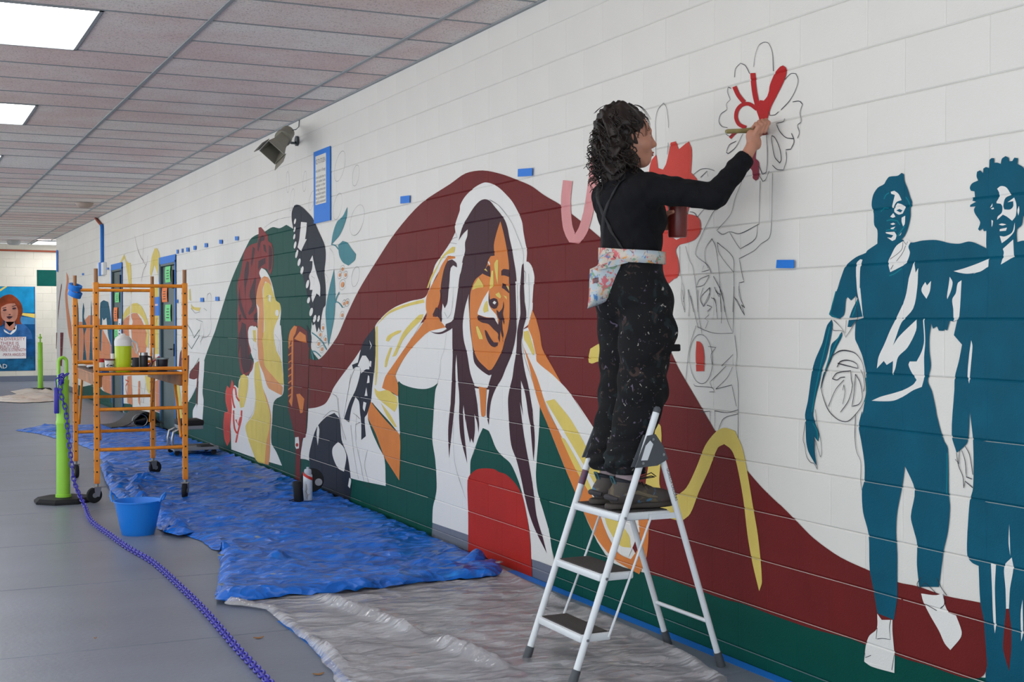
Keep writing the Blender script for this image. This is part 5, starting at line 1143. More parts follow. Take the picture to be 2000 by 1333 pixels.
for x, y in ((165, 1000), (178, 1022), (215, 1050), (250, 1075), (300, 1105), (350, 1150), (400, 1200), (460, 1270), (520, 1335), (560, 1385)):
    p = on_z(x, y); cpts.append(Vector((p.x, p.y, .017)))
cpts[7].z = .05
dense = []
for i in range(len(cpts)-1):
    p0, p1, p2, p3 = cpts[max(0, i-1)], cpts[i], cpts[i+1], cpts[min(len(cpts)-1, i+2)]
    for k in range(20):
        t = k/20; m1 = (p2-p0)*.5; m2 = (p3-p1)*.5
        dense.append(p1*(2*t**3-3*t*t+1)+m1*(t**3-2*t*t+t)+p2*(-2*t**3+3*t*t)+m2*(t**3-t*t))
chn = thing('plastic_chain', 'violet blue plastic chain hanging from the lime post and trailing over the floor', 'chain', (cpts[7].x, cpts[7].y, 0))
def link_mesh():
    pts = []; a, b = .0185, .0145
    for k in range(16):
        t = 2*math.pi*k/16; pts.append((a*(1 if math.cos(t) > 0 else -1)*.55+a*.85*math.cos(t), b*math.sin(t), 0))
    return MB().tube(pts, .0052, 6, closed=True)
link_me = None; dist = 0; last = dense[0]; nl = 0; PITCHL = .040
acc = [0]
for i in range(1, len(dense)): acc.append(acc[-1]+(dense[i]-dense[i-1]).length)
def at_s(s):
    import bisect
    i = min(len(acc)-2, max(0, bisect.bisect_right(acc, s)-1)); t = (s-acc[i])/max(1e-9, acc[i+1]-acc[i]); return dense[i].lerp(dense[i+1], t)
s_ = 0
while s_ < acc[-1]-.03 and nl < 295:
    p = at_s(s_); q = at_s(s_+.02); tdir = (q-p).normalized()
    up = Vector((0,0,1)) if abs(tdir.z) < .9 else Vector((1,0,0))
    side = up.cross(tdir).normalized(); up2 = tdir.cross(side)
    ang = R(45 if nl % 2 else -45) if p.z < .05 else R(90 if nl % 2 else 0)
    mtx = Matrix((tdir, side, up2)).transposed().to_4x4() @ Matrix.Rotation(ang, 4, 'X')
    if link_me is None: o = locobj('link', link_mesh(), CHAIN, chn, smooth=True); link_me = o.data
    else: o = inst('link', link_me, chn)
    o.rotation_euler = mtx.to_euler(); o.location = p-chn.location; nl += 1
    sp = PITCHL if p.y > 7.5 else PITCHL
    s_ += sp
hk = MB()
for k in range(5):
    a = k*1.3; hk.tube([Vector((PB.x-.02+.02*math.cos(a+t_), PB.y-.06+.015*math.sin(a), 1.0+.03*math.sin(a*2)+.012*math.sin(t_))) for t_ in [2*math.pi*j/10 for j in range(10)]], .006, 6, closed=True)
hk.rbox((PB.x-.075, PB.y-.07, .72), (PB.x-.035, PB.y-.05, .93), .008).tube([(PB.x-.055, PB.y-.06, .93), (PB.x-.06, PB.y-.06, 1.0), (PB.x-.02, PB.y-.06, 1.02)], .006, 8)
obj('clasp', hk, CHAIN, chn, smooth=True, label='blue clasp bunched at the top of the post')

# ================================================================ bucket
BK = mat('bucket_blue', (24, 126, 224), .35); bc = Vector((1.535, 9.30, 0)); rb, rt_, hb_ = .108, .158, .225
bk = thing('flexible_bucket', 'round sky blue flexible bucket with two loop handles on the floor by the tarpaulin', 'bucket', bc)
obj('tub', MB().lathe([(0, 0), (rb, 0), (rb+.004, .01), (rt_, hb_), (rt_+.008, hb_+.002), (rt_+.008, hb_+.010), (rt_-.004, hb_+.008), (rb-.006, .012), (0, .012)], 32, bc), BK, bk, smooth=True)
for s_ in (-1, 1):
    d_ = Vector((math.cos(-YAW), math.sin(-YAW), 0))*s_; e_ = Vector((-d_.y, d_.x, 0))
    o_ = bc+d_*(rt_+.002)+Vector((0, 0, hb_+.004))
    obj('handle', MB().tube([o_+e_*.05, o_+e_*.04+d_*.018+Vector((0,0,.04)), o_+d_*.026+Vector((0,0,.055)), o_-e_*.04+d_*.018+Vector((0,0,.04)), o_-e_*.05], .0075, 8), BK, bk, smooth=True)

# ================================================================ bottle, speaker and tape reel at the wall
c = (3.045, 10.34, .015)
bt = thing('water_bottle', 'white water bottle with a slanted red band standing on the tarpaulin', 'bottle', c)
obj('body', MB().lathe([(0, 0), (.035, 0), (.037, .006), (.037, .20), (.034, .208), (0, .208)], 24, c), mat('bottle_white', (214, 222, 230), .35, var=.08, vscale=30), bt, smooth=True)
obj('cap', MB().lathe([(.03, .2085), (.03, .235), (.026, .25), (.012, .255), (.012, .268), (0, .27)], 20, c), mat('cap_grey', (180, 186, 196), .4), bt, smooth=True)
v = []; n_ = 28
for i in range(n_):
    a = 2*math.pi*i/n_; zt = .195-.022*math.cos(a+.4)
    v += [(c[0]+.0385*math.cos(a), c[1]+.0385*math.sin(a), c[2]+zt-.012), (c[0]+.0385*math.cos(a), c[1]+.0385*math.sin(a), c[2]+zt+.012)]
obj('red_band', MB().add(v, [(2*i, 2*((i+1)%n_), 2*((i+1)%n_)+1, 2*i+1) for i in range(n_)]), mat('band_red', (206, 46, 36), .5), bt, smooth=True)
obj('drawing', MB().tube([(c[0]-.022, c[1]-.0315, .15), (c[0]-.018, c[1]-.034, .11), (c[0]-.024, c[1]-.030, .09), (c[0]-.012, c[1]-.0365, .06), (c[0]-.018, c[1]-.034, .03)], .0022, 5).tube([(c[0]-.012, c[1]-.0365, .06), (c[0]+.004, c[1]-.038, .07)], .0018, 5), mat('gold_line', (150, 128, 70), .5), bt, smooth=True)
c = (2.955, 10.28, .015)
bs = thing('portable_speaker', 'black cylindrical portable speaker with a strap, left of the white bottle', 'speaker', c)
tl = Matrix.Translation(c) @ Matrix.Rotation(R(-5), 4, 'Y')
obj('body', MB().lathe([(0, 0), (.034, 0), (.039, .008), (.039, .155), (.034, .163), (0, .163)], 22, (0,0,0.003), tl), RUBBER, bs, smooth=True)
obj('strap', MB().tube([(c[0]-.035, c[1]-.01, .03), (c[0]-.07, c[1]-.02, .022), (c[0]-.085, c[1]-.01, .03), (c[0]-.035, c[1]-.005, .04)], .004, 6), RUBBER, bs, smooth=True)
c = on_y(609, 938, 10.47)
mt = Matrix.Translation(c) @ Matrix.Rotation(R(-16), 4, 'Z') @ Matrix.Rotation(R(78), 4, 'X')
rl = thing('black_hat', 'round black brimmed hat leaning against the wall behind the white bottle', 'hat', (c.x, c.y, .02))
obj('brim', MB().lathe([(.05, -.006), (.094, -.012), (.098, -.006), (.094, .0), (.05, .006)], 30, (0,0,0), mt, closed=True), RUBBER, rl, smooth=True)
obj('crown', MB().lathe([(.062, .0), (.058, -.05), (.04, -.066), (0, -.07)], 26, (0,0,0), mt), RUBBER, rl, smooth=True)
obj('badge', MB().lathe([(0, .0075), (.03, .0075), (.03, .010), (0, .010)], 18, (.055, -.02, 0), mt), mat('badge_grey', (150, 152, 158), .5), rl, smooth=True)
# rolled black mat
c = Vector((3.0, 18.55, 0))
bm_ = thing('rubber_mat', 'black rubber mat buckled into a hump at the far end of the tarpaulin', 'mat', (3.0, 18.5, 0.02))
v = []; n_ = 18; th_ = .012
for i in range(n_+1):
    t = i/n_; x = 2.66+.72*t
    z = .03+.20*math.exp(-((t-.62)/.24)**2)-.01*t
    for yy in (18.15, 18.75): v += [(x-.06*(yy > 18.4), yy, z), (x-.06*(yy > 18.4), yy, z+th_)]
f = []
for i in range(n_): k = 4*i; f += [(k+1, k+5, k+7, k+3), (k, k+2, k+6, k+4), (k, k+4, k+5, k+1), (k+2, k+3, k+7, k+6)]
f += [(0, 1, 3, 2), (4*n_, 4*n_+2, 4*n_+3, 4*n_+1)]
MATM = mat('mat_black', (48, 48, 50), .6, bump=.4, bscale=25)
obj('sheet', MB().add(v, f), MATM, bm_, smooth=True)
obj('bag', MB().tube([(2.98, 18.3, .1), (3.1, 18.32, .12), (3.2, 18.35, .1)], [.05, .085, .04], 14), mat('bag_black', (22, 22, 24), .3), bm_, smooth=True)
obj('wire_rim', MB().tube([(3.03+.10*math.cos(a), 18.18, .115+.085*math.sin(a)) for a in [2*math.pi*k/20 for k in range(20)]], .005, 6, closed=True), STEEL, bm_, smooth=True)
# mechanic's rolling seat
ms = thing('mechanic_stool', 'low rolling work seat with black cushion and steel frame by the green wall', 'stool', (3.0, 14.45, 0.02))
obj('cushion', MB().rbox((2.80, 14.25, .335), (3.05, 14.60, .395), .015), RUBBER, ms, smooth=True)
obj('seat_pan', MB().rbox((2.80, 14.25, .295), (3.04, 14.59, .334), .005), mat('pan_grey', (128, 132, 138), .5), ms)
for yy in (14.30, 14.54):
    obj('frame_tube', MB().tube([(2.90, yy, .30), (2.80, yy, .30), (2.735, yy, .27), (2.72, yy, .20), (2.72, yy, .12), (2.74, yy, .095), (2.80, yy, .09)], .014, 10), STEEL, ms, smooth=True)
obj('tool_tray', MB().rbox((2.72, 14.2, .075), (3.20, 14.64, .088), .004).box((2.72, 14.2, .088), (3.20, 14.206, .108)).box((2.72, 14.634, .088), (3.20, 14.64, .108)).box((3.194, 14.2, .088), (3.20, 14.64, .108)), MATS['pan_grey'], ms)
obj('small_parts', MB().rbox((3.02, 14.28, .089), (3.16, 14.5, .112), .004), RUBBER, ms)
for xx in (2.76, 3.15):
    for yy in (14.24, 14.6):
        obj('caster', MB().lathe([(0, -.012), (.028, -.012), (.031, 0), (.028, .012), (0, .012)], 16, (0,0,0), Matrix.Translation((xx, yy, .052)) @ Matrix.Rotation(math.pi/2, 4, 'X')).box((xx-.01, yy-.018, .055), (xx+.01, yy+.018, .0745)), RUBBER, ms, smooth=True)

# ================================================================ step ladder
LW = mat('ladder_white', (222, 226, 230), .35); LG = mat('ladder_grey', (74, 78, 84), .6); TREAD = mat('ladder_tread', (58, 54, 54), .8, bump=.5, bscale=200)
X0, YN, YFR, KF, XR, KR = 2.469, 4.682, 5.107, .3604, 3.189, .329
fx = lambda z: X0+KF*z
rx = lambda z: XR-KR*z
ld = thing('step_ladder', 'white three step folding ladder with grey treads, standing on the plastic sheet', 'ladder', ((X0+XR)/2, (YN+YFR)/2, 0))
TR = .0145; ZT = 1.105
for y in (YN, YFR):
    obj('front_leg', MB().tube([(fx(.035), y, .035), (fx(.5), y, .5), (fx(ZT-.03), y, ZT-.03), (fx(ZT), y, ZT)], TR, 14), LW, ld, smooth=True)
    obj('rear_leg', MB().tube([(rx(.04), y, .04), (rx(.97), y, .97)], TR*.93, 14), LW, ld, smooth=True)
    obj('foot', MB().tube([(fx(0), y, .002), (fx(.065), y, .065)], [.0195, .018], 12), LG, ld, smooth=True)
    obj('foot', MB().tube([(rx(0), y, .002), (rx(.065), y, .065)], [.019, .0175], 12), LG, ld, smooth=True)
    sgn = -1 if y == YN else 1
    pl = [(fx(.87)-.03, .87), (fx(.87)+.075, .875), (rx(.90)+.016, .90), (rx(.955)+.012, .955), (fx(1.0)+.02, 1.005), (fx(1.0)-.018, 1.0)]
    bk_ = obj('hinge_bracket', MB().prism(pl, lambda a, b, t: (a, t, b), y+sgn*.0135, y+sgn*.020).prism(pl, lambda a, b, t: (a, t, b), y-sgn*.0135, y-sgn*.018), LG, ld)
    for (a, b) in ((fx(.885)+.0, .888), (rx(.92), .92), (fx(.99)+.01, .985)): obj('rivet', MB().tube([(a, y+sgn*.02, b), (a, y+sgn*.024, b)], .006, 10), STEEL, bk_, smooth=True)
    obj('hinge_window', MB().prism([(fx(.90)-.014, .90), (fx(.90)+.016, .90), (fx(.97)+.018, .965), (fx(.98)+.0, .98), (fx(.96)-.014, .96)], lambda a, b, t: (a, t, b), y+sgn*.0205, y+sgn*.0225), LW, bk_)
for y in (YN, YFR): obj('end_cap', MB().tube([(fx(ZT-.012), y, ZT-.012), (fx(ZT+.004), y, ZT+.004), (fx(ZT+.012), y, ZT+.012)], [TR+.001, TR+.001, TR*.6], 14), LG, ld, smooth=True)
obj('rear_brace', MB().tube([(rx(.20), YN, .20), (rx(.20), YFR, .20)], .009, 10), LW, ld, smooth=True)
for z, depth in ((.195, .145), (.437, .165), (.678, .255)):
    xa = fx(z)-.022; a, b = YN+.018, YFR-.018
    st = obj('step' if z < .6 else 'platform', MB().rbox((xa, a, z-.03), (xa+depth, b, z+.002), .009), LW, ld, smooth=True)
    obj('tread', MB().rbox((xa+.014, a+.014, z+.0), (xa+depth-.008, b-.014, z+.0065), .003), TREAD, st)
    for y in (YN, YFR):
        sgn = -1 if y == YN else 1
        obj('rivet', MB().tube([(fx(z-.012), y+sgn*.013, z-.012), (fx(z-.012), y+sgn*.019, z-.012)], .006, 10), STEEL, st, smooth=True)
for y in (YN+.01, YFR-.01):
    obj('link_rod', MB().tube([(fx(.67)+.135, y, .66), (fx(.437)+.12, y, .42), (fx(.195)+.105, y, .18)], .0052, 8), LW, ld, smooth=True)
    obj('platform_arm', MB().box((fx(.66)+.13, y-.003, .648), (rx(.66)+.01, y+.003, .672)), LW, ld)
lt = text_mb('GORILLA LADDERS', .017, (rx(.86)-.002, YN-.0142, .86), Vector((KR, 0, -1)).normalized(), Vector((1, 0, KR)).normalized())
obj('lettering', lt, mat('ladder_print', (50, 52, 56), .6), ld)
stp = []
obj('sticker', MB().tube([(fx(.755), YFR, .755), (fx(.815), YFR, .815)], TR+.0006, 14, caps=False), mat('sticker', (120, 44, 62), .5, var=.6, vscale=40, col2=(70, 90, 120)), ld, smooth=True)
# ================================================================ the painter
def v3(*a): return np.array(a, float)
def s_cap(P, a, b, ra, rb):
    a = np.array(a, float); b = np.array(b, float); ab = b-a; t = np.clip(((P-a)@ab)/(ab@ab), 0, 1)
    d = np.linalg.norm(P-(a+t[:, None]*ab), axis=1); return d-(ra+(rb-ra)*t)
def s_ell(P, c, r, M=None):
    q = P-np.array(c, float)
    if M is not None: q = q@M
    r = np.array(r, float); k0 = np.linalg.norm(q/r, axis=1); k1 = np.linalg.norm(q/(r*r), axis=1)
    return k0*(k0-1)/np.maximum(k1, 1e-9)
def smin(a, b, k):
    h = np.clip(.5+.5*(b-a)/k, 0, 1); return b*(1-h)+a*h-k*h*(1-h)
def smax(a, b, k): return -smin(-a, -b, k)
def union(ds, k):
    r = ds[0]
    for d in ds[1:]: r = smin(r, d, k)
    return r
def sdf_mesh(fn, lo, hi, h):
    lo = np.array(lo, float); n = np.ceil((np.array(hi)-lo)/h).astype(int)+1
    g = np.stack(np.meshgrid(*[lo[i]+h*np.arange(n[i]) for i in range(3)], indexing='ij'), -1)
    P = g.reshape(-1, 3); val = np.empty(len(P))
    for i in range(0, len(P), 200000): val[i:i+200000] = fn(P[i:i+200000])
    V = val.reshape(n); S = V < 0
    c = np.zeros(n-1); c_in = np.zeros(n-1, int)
    pos = np.zeros(tuple(n-1)+(3,)); cnt = np.zeros(n-1)
    corners = [(i, j, k) for i in (0, 1) for j in (0, 1) for k in (0, 1)]
    def sub(A, o): return A[o[0]:o[0]+n[0]-1, o[1]:o[1]+n[1]-1, o[2]:o[2]+n[2]-1]
    for o in corners:
        for ax in range(3):
            if o[ax]: continue
            o2 = list(o); o2[ax] = 1
            a = sub(V, o); b = sub(V, o2); cr = (a < 0) != (b < 0)
            t = np.where(cr, a/np.where(cr, a-b, 1), 0)
            for m in range(3):
                pos[..., m] += np.where(cr, o[m]+(t if m == ax else 0), 0)
            cnt += cr
    act = cnt > 0; idx = -np.ones(n-1, int); idx[act] = np.arange(act.sum())
    base = np.stack(np.meshgrid(*[np.arange(m-1) for m in n], indexing='ij'), -1)
    vv = lo+h*(base[act]+pos[act]/cnt[act][:, None])
    faces = []
    for ax in range(3):
        u, w_ = [(1, 2), (2, 0), (0, 1)][ax]
        sl0 = [slice(None)]*3; sl1 = [slice(None)]*3; sl0[ax] = slice(0, -1); sl1[ax] = slice(1, None)
        ch = S[tuple(sl0)] != S[tuple(sl1)]
        ii = np.argwhere(ch)
        ii = ii[(ii[:, u] > 0) & (ii[:, w_] > 0) & (ii[:, u] < n[u]-1) & (ii[:, w_] < n[w_]-1)]
        e = np.eye(3, dtype=int)
        q = [idx[tuple((ii-d).T)] for d in (0*e[0], e[u], e[u]+e[w_], e[w_])]
        ins = S[tuple(ii.T)]
        f = np.stack(q, 1); f[~ins] = f[~ins][:, ::-1]; faces.append(f)
    F = np.concatenate(faces); F = F[(F >= 0).all(1)]
    mb = MB(); mb.v = [tuple(p) for p in vv]; mb.f = [tuple(int(i) for i in q) for q in F]; return mb
def splat_mat(name, base, cols, lo=.60, hi=.66, scale=16, rough=.85):
    """cloth with dried paint splashes"""
    m = bpy.data.materials.new(name); m.use_nodes = True; N = m.node_tree.nodes; L = m.node_tree.links; b = N['Principled BSDF']; b.inputs['Roughness'].default_value = rough; b.inputs['Specular IOR Level'].default_value = .25
    tc = N.new('ShaderNodeTexCoord'); cur = None
    for i, (c, sc_, lo_) in enumerate(cols):
        mp = N.new('ShaderNodeMapping'); mp.inputs['Location'].default_value = (3.1*i, 1.7*i, 5.3*i); L.new(tc.outputs['Object'], mp.inputs['Vector'])
        n = N.new('ShaderNodeTexNoise'); n.inputs['Scale'].default_value = sc_; n.inputs['Detail'].default_value = 5; n.inputs['Distortion'].default_value = .8; L.new(mp.outputs['Vector'], n.inputs['Vector'])
        r = N.new('ShaderNodeValToRGB'); r.color_ramp.elements[0].position = lo_; r.color_ramp.elements[0].color = (0,0,0,1); r.color_ramp.elements[1].position = lo_+.04; r.color_ramp.elements[1].color = (.9,.9,.9,1); L.new(n.outputs['Fac'], r.inputs['Fac'])
        mx = N.new('ShaderNodeMix'); mx.data_type = 'RGBA'; L.new(r.outputs['Color'], mx.inputs['Factor'])
        if cur is None: mx.inputs['A'].default_value = rgb(base)
        else: L.new(cur, mx.inputs['A'])
        mx.inputs['B'].default_value = rgb(c); cur = mx.outputs['Result']
    L.new(cur, b.inputs['Base Color'])
    return m
SKIN = mat('skin', (184, 128, 104), .5, var=.08, vscale=20); BLACKCLOTH = mat('black_cotton', (17, 17, 21), .9, bump=.25, bscale=90, spec=.2)
PANTS = splat_mat('painted_trousers', (17, 17, 20), [((28, 37, 40), 12, .57), ((60, 47, 44), 21, .62), ((100, 90, 112), 30, .66), ((160, 156, 150), 52, .67)])
CANVAS = splat_mat('painted_canvas', (198, 190, 180), [((176, 190, 200), 14, .50), ((200, 96, 104), 24, .56), ((220, 150, 70), 27, .60), ((60, 120, 180), 21, .59), ((120, 160, 130), 31, .60), ((70, 50, 70), 44, .63)])
HAIRM = mat('dark_hair', (33, 20, 15), .5, var=.4, vscale=30, spec=.4)
PO = Vector((2.83, 4.89, .686))
person = thing('person', 'person with dark curly hair in black paint splashed clothes painting on the ladder platform', 'person', PO)
HC_ = np.array([2.848, 4.882, 2.250]); HY = R(-20)
hf = np.array([math.cos(HY), math.sin(HY), 0]); hl = np.array([-math.sin(HY), math.cos(HY), 0]); hz = np.array([0, 0, 1.])
HM_ = np.stack([hf, hl, hz], 1)        # columns: forward, left, up
def H(f, l, z): return HC_+hf*f+hl*l+hz*z
# joints
ANK = {'R': v3(2.785, 4.800, .775), 'L': v3(2.800, 4.965, .775)}
KNE = {'R': v3(2.865, 4.795, 1.175), 'L': v3(2.875, 4.970, 1.18)}
HIP = {'R': v3(2.885, 4.800, 1.585), 'L': v3(2.875, 4.975, 1.585)}
PEL = v3(2.872, 4.888, 1.63); WAI = v3(2.868, 4.888, 1.77); CHE = v3(2.855, 4.888, 1.93); NEK = v3(2.832, 4.888, 2.075)
SHR = v3(2.865, 4.715, 2.02); ELR = v3(3.045, 4.53, 1.982); WRR = v3(3.178, 4.488, 2.155)
SHL = v3(2.845, 5.055, 2.015); ELL = v3(2.94, 5.06, 1.80); WRL = v3(3.015, 4.91, 1.89)
def hand_r(P):
    """right hand closed round the brush, which points at the wall along +X"""
    b = v3(3.240, 4.512, 2.262)
    pal = s_ell(P, (3.208, 4.488, 2.215), (.030, .020, .045), np.stack([v3(.83,.1,.55)/np.linalg.norm(v3(.83,.1,.55)), v3(0,1,0), v3(-.55,0,.83)/np.linalg.norm(v3(.55,0,.83))], 1))
    d = [pal, s_cap(P, WRR, (3.195, 4.486, 2.185), .025, .024)]
    fing = []
    for i, (dx, L_) in enumerate(((.044, 1.0), (.024, 1.05), (.005, 1.0), (-.012, .85))):
        k0 = v3(3.212+dx*.9, 4.474, 2.240+dx*.25); k1 = k0+v3(.012, -.010, .034*L_); k2 = k1+v3(.004, .022, .014); k3 = k2+v3(.0, .022, -.012)
        fing.append(smin(smin(s_cap(P, k0, k1, .0098, .0088), s_cap(P, k1, k2, .0088, .0080), .004), s_cap(P, k2, k3, .008, .007), .004))
    th = smin(s_cap(P, (3.205, 4.505, 2.195), (3.235, 4.532, 2.225), .013, .0105), s_cap(P, (3.235, 4.532, 2.225), (3.268, 4.524, 2.245), .0105, .008), .005)
    r = union(d, .012)
    for q in fing: r = smin(r, q, .0055)
    return smin(r, th, .008)
def hand_l(P):
    c = np.array([3.075, 4.855])
    d = [s_ell(P, (3.035, 4.905, 1.905), (.028, .022, .042)), s_cap(P, WRL, (3.03, 4.905, 1.895), .024, .024)]
    r = union(d, .012)
    for i in range(4):
        z = 1.937-.021*i; pts = [np.array([c[0]+.050*math.cos(a), c[1]+.050*math.sin(a), z]) for a in (R(125), R(85), R(45), R(8+6*i))]
        q = union([s_cap(P, pts[k], pts[k+1], .0095-.0008*k, .009-.0008*k) for k in range(3)], .004); r = smin(r, q, .005)
    pts = [np.array([c[0]+.051*math.cos(a), c[1]+.051*math.sin(a), 1.925+dz]) for a, dz in ((R(150), 0), (R(185), .010), (R(214), .014))]
    return smin(r, union([s_cap(P, pts[k], pts[k+1], .0115-.0015*k, .010-.0015*k) for k in range(2)], .004), .007)
def head(P):
    e = [s_ell(P, H(-.012, 0, .035), (.098, .077, .088), HM_), s_ell(P, H(.025, 0, -.03), (.072, .062, .085), HM_)]
    r = smin(e[0], e[1], .04)
    r = smin(r, s_ell(P, H(.062, 0, -.092), (.032, .030, .026), HM_), .03)          # chin
    r = smin(r, s_cap(P, H(.0, .048, -.075), H(.055, .02, -.098), .022, .018), .03)  # jaw
    r = smin(r, s_cap(P, H(.0, -.048, -.075), H(.055, -.02, -.098), .022, .018), .03)
    r = smin(r, s_cap(P, H(.084, 0, .012), H(.108, 0, -.026), .0085, .0125), .014)    # nose
    r = smin(r, s_ell(P, H(.100, .011, -.033), (.012, .009, .009), HM_), .006); r = smin(r, s_ell(P, H(.100, -.011, -.033), (.012, .009, .009), HM_), .006)
    r = smin(r, s_cap(P, H(.080, .03, .028), H(.080, -.03, .028), .011, .011), .016)  # brow
    for s in (-1, 1):
        r = smax(r, -s_ell(P, H(.094, s*.030, .004), (.018, .017, .011), HM_), .012)   # eye socket
        r = smin(r, s_ell(P, H(.074, s*.030, .003), (.013, .014, .0115), HM_), .003)
        r = smin(r, s_ell(P, H(.058, s*.045, -.03), (.028, .022, .024), HM_), .03)     # cheek
        ear = s_ell(P, H(-.012, s*.078, -.012), (.019, .009, .032), HM_); r = smin(r, ear, .008)
    r = smin(r, s_ell(P, H(.088, 0, -.060), (.014, .024, .0085), HM_), .009)           # lips
    r = smin(r, s_ell(P, H(.086, 0, -.074), (.014, .020, .0085), HM_), .008)
    r = smax(r, -s_cap(P, H(.104, .018, -.0665), H(.104, -.018, -.0665), .0035, .0035), .004)
    return r
def body(P):
    d = [s_cap(P, PEL, WAI, .10, .09), s_cap(P, WAI, CHE, .09, .095), s_cap(P, CHE, NEK, .085, .045)]
    r = union(d, .05)
    r = smin(r, s_cap(P, NEK, H(-.015, 0, -.07), .052, .05), .03)
    for s, (A, K, Hh) in (('R', (ANK['R'], KNE['R'], HIP['R'])), ('L', (ANK['L'], KNE['L'], HIP['L']))):
        r = smin(r, s_cap(P, Hh, K, .08, .055), .05); r = smin(r, s_cap(P, K, A, .052, .036), .03)
        r = smin(r, s_cap(P, A, A+v3(.10, 0, -.045), .034, .03), .02)
    for a, b, c in ((SHR, ELR, WRR), (SHL, ELL, WRL)):
        r = smin(r, s_cap(P, CHE+v3(0, 0, .04), a, .045, .04), .05); r = smin(r, s_cap(P, a, b, .04, .034), .03); r = smin(r, s_cap(P, b, c, .036, .025), .02)
    return smin(r, head(P), .012)
bmb = sdf_mesh(body, (2.58, 4.38, .66), (3.24, 5.2, 2.42), .0085)
# finer head and hands, joined into the same skin mesh
def clip_box(mb, test):
    keep = [i for i, f in enumerate(mb.f) if not test(np.mean([mb.v[k] for k in f], axis=0))]
    mb.f = [mb.f[i] for i in keep]; used = sorted({k for f in mb.f for k in f}); m = {k: i for i, k in enumerate(used)}
    mb.v = [mb.v[k] for k in used]; mb.f = [tuple(m[k] for k in f) for f in mb.f]; return mb
bmb = clip_box(bmb, lambda p: p[2] > 2.135 and p[0] < 3.02 and p[1] > 4.7)
hd = sdf_mesh(lambda P: smin(head(P), s_cap(P, NEK, H(-.015, 0, -.07), .052, .05), .012), (2.70, 4.74, 2.12), (3.0, 5.02, 2.40), .004)
bmb.add(hd.v, hd.f)
q = sdf_mesh(hand_r, (3.13, 4.42, 2.11), (3.33, 4.58, 2.33), .0028); bmb.add(q.v, q.f)
q = sdf_mesh(hand_l, (2.96, 4.76, 1.82), (3.17, 4.97, 1.99), .003); bmb.add(q.v, q.f)
skin = obj('body', bmb, SKIN, person, smooth='all')
# eyes, brows
EYEW = mat('eye_white', (214, 208, 202), .3)
for s in (-1, 1):
    e = H(.0795, s*.030, .003)
    eo = obj('eye', MB().lathe([(0, -.0098)]+[(.0098*math.cos(a), .0098*math.sin(a)) for a in [R(-70+20*k) for k in range(8)]]+[(0, .0098)], 14, tuple(e)), EYEW, skin, smooth='all')
    obj('iris', MB().lathe([(0, .0085), (.0045, .0093), (.0048, .0085), (0, .008)], 12, (0,0,0), Matrix.Translation(Vector(e)) @ Vector((0,0,1)).rotation_difference(Vector(hf)).to_matrix().to_4x4()), mat('iris_brown', (46, 30, 22), .3), eo, smooth=True)
    obj('eyebrow', MB().tube([H(.088, s*.014, .026), H(.089, s*.030, .031), H(.078, s*.046, .027)], [.003, .0034, .0018], 6), HAIRM, skin, smooth=True)
obj('lips', MB().tube([H(.0985, .017, -.0655), H(.1035, .008, -.061), H(.1045, 0, -.0625), H(.1035, -.008, -.061), H(.0985, -.017, -.0655)], [.0015, .0035, .0035, .0035, .0015], 8).tube([H(.0975, .015, -.068), H(.1015, .006, -.0725), H(.1015, -.006, -.0725), H(.0975, -.015, -.068)], [.0015, .004, .004, .0015], 8), mat('lip_rose', (160, 92, 84), .45), skin, smooth='all')
# black long sleeved top
def fold(P, a, s): return a*np.sin(P[:, 2]*s+P[:, 1]*s*.6+np.sin(P[:, 0]*s*.7)*1.5)
def shirt(P):
    r = union([s_ell(P, CHE+v3(-.005, 0, .02), (.118, .170, .16)), s_ell(P, WAI+v3(0, 0, .02), (.118, .150, .14)), s_cap(P, CHE+v3(-.02, .12, .075), CHE+v3(-.02, -.12, .075), .075, .075), s_cap(P, CHE+v3(-.01, 0, .08), NEK+v3(0, 0, .0), .09, .066)], .05)
    r = smin(r, s_ell(P, CHE+v3(.075, 0, -.02), (.075, .13, .085)), .05)
    r = smin(r, s_cap(P, SHR, ELR, .064, .053), .045); r = smin(r, s_cap(P, ELR, WRR-v3(.012, -.004, .02), .053, .040), .02)
    r = smin(r, s_cap(P, SHL, ELL, .066, .058), .045); r = smin(r, s_cap(P, ELL, WRL-v3(.018, -.03, .012), .058, .040), .02)
    r = r+fold(P, .0022, 75)+fold(P[:, [1, 2, 0]], .0018, 110)
    r = smax(r, -(P[:, 2]-1.735+.0*P[:, 0]), .008)
    dW = (P-WRR)@((WRR-ELR)/np.linalg.norm(WRR-ELR)); nearw = np.linalg.norm(P-WRR, axis=1) < .09
    r = np.where(nearw, np.maximum(r, dW+.008), r)
    dW = (P-WRL)@((WRL-ELL)/np.linalg.norm(WRL-ELL)); nearw = np.linalg.norm(P-WRL, axis=1) < .085
    r = np.where(nearw, np.maximum(r, dW+.01), r)
    return r
shirt_o = obj('top', sdf_mesh(shirt, (2.66, 4.36, 1.70), (3.25, 5.22, 2.17), .0075), BLACKCLOTH, person, smooth='all', label='black long sleeved top')
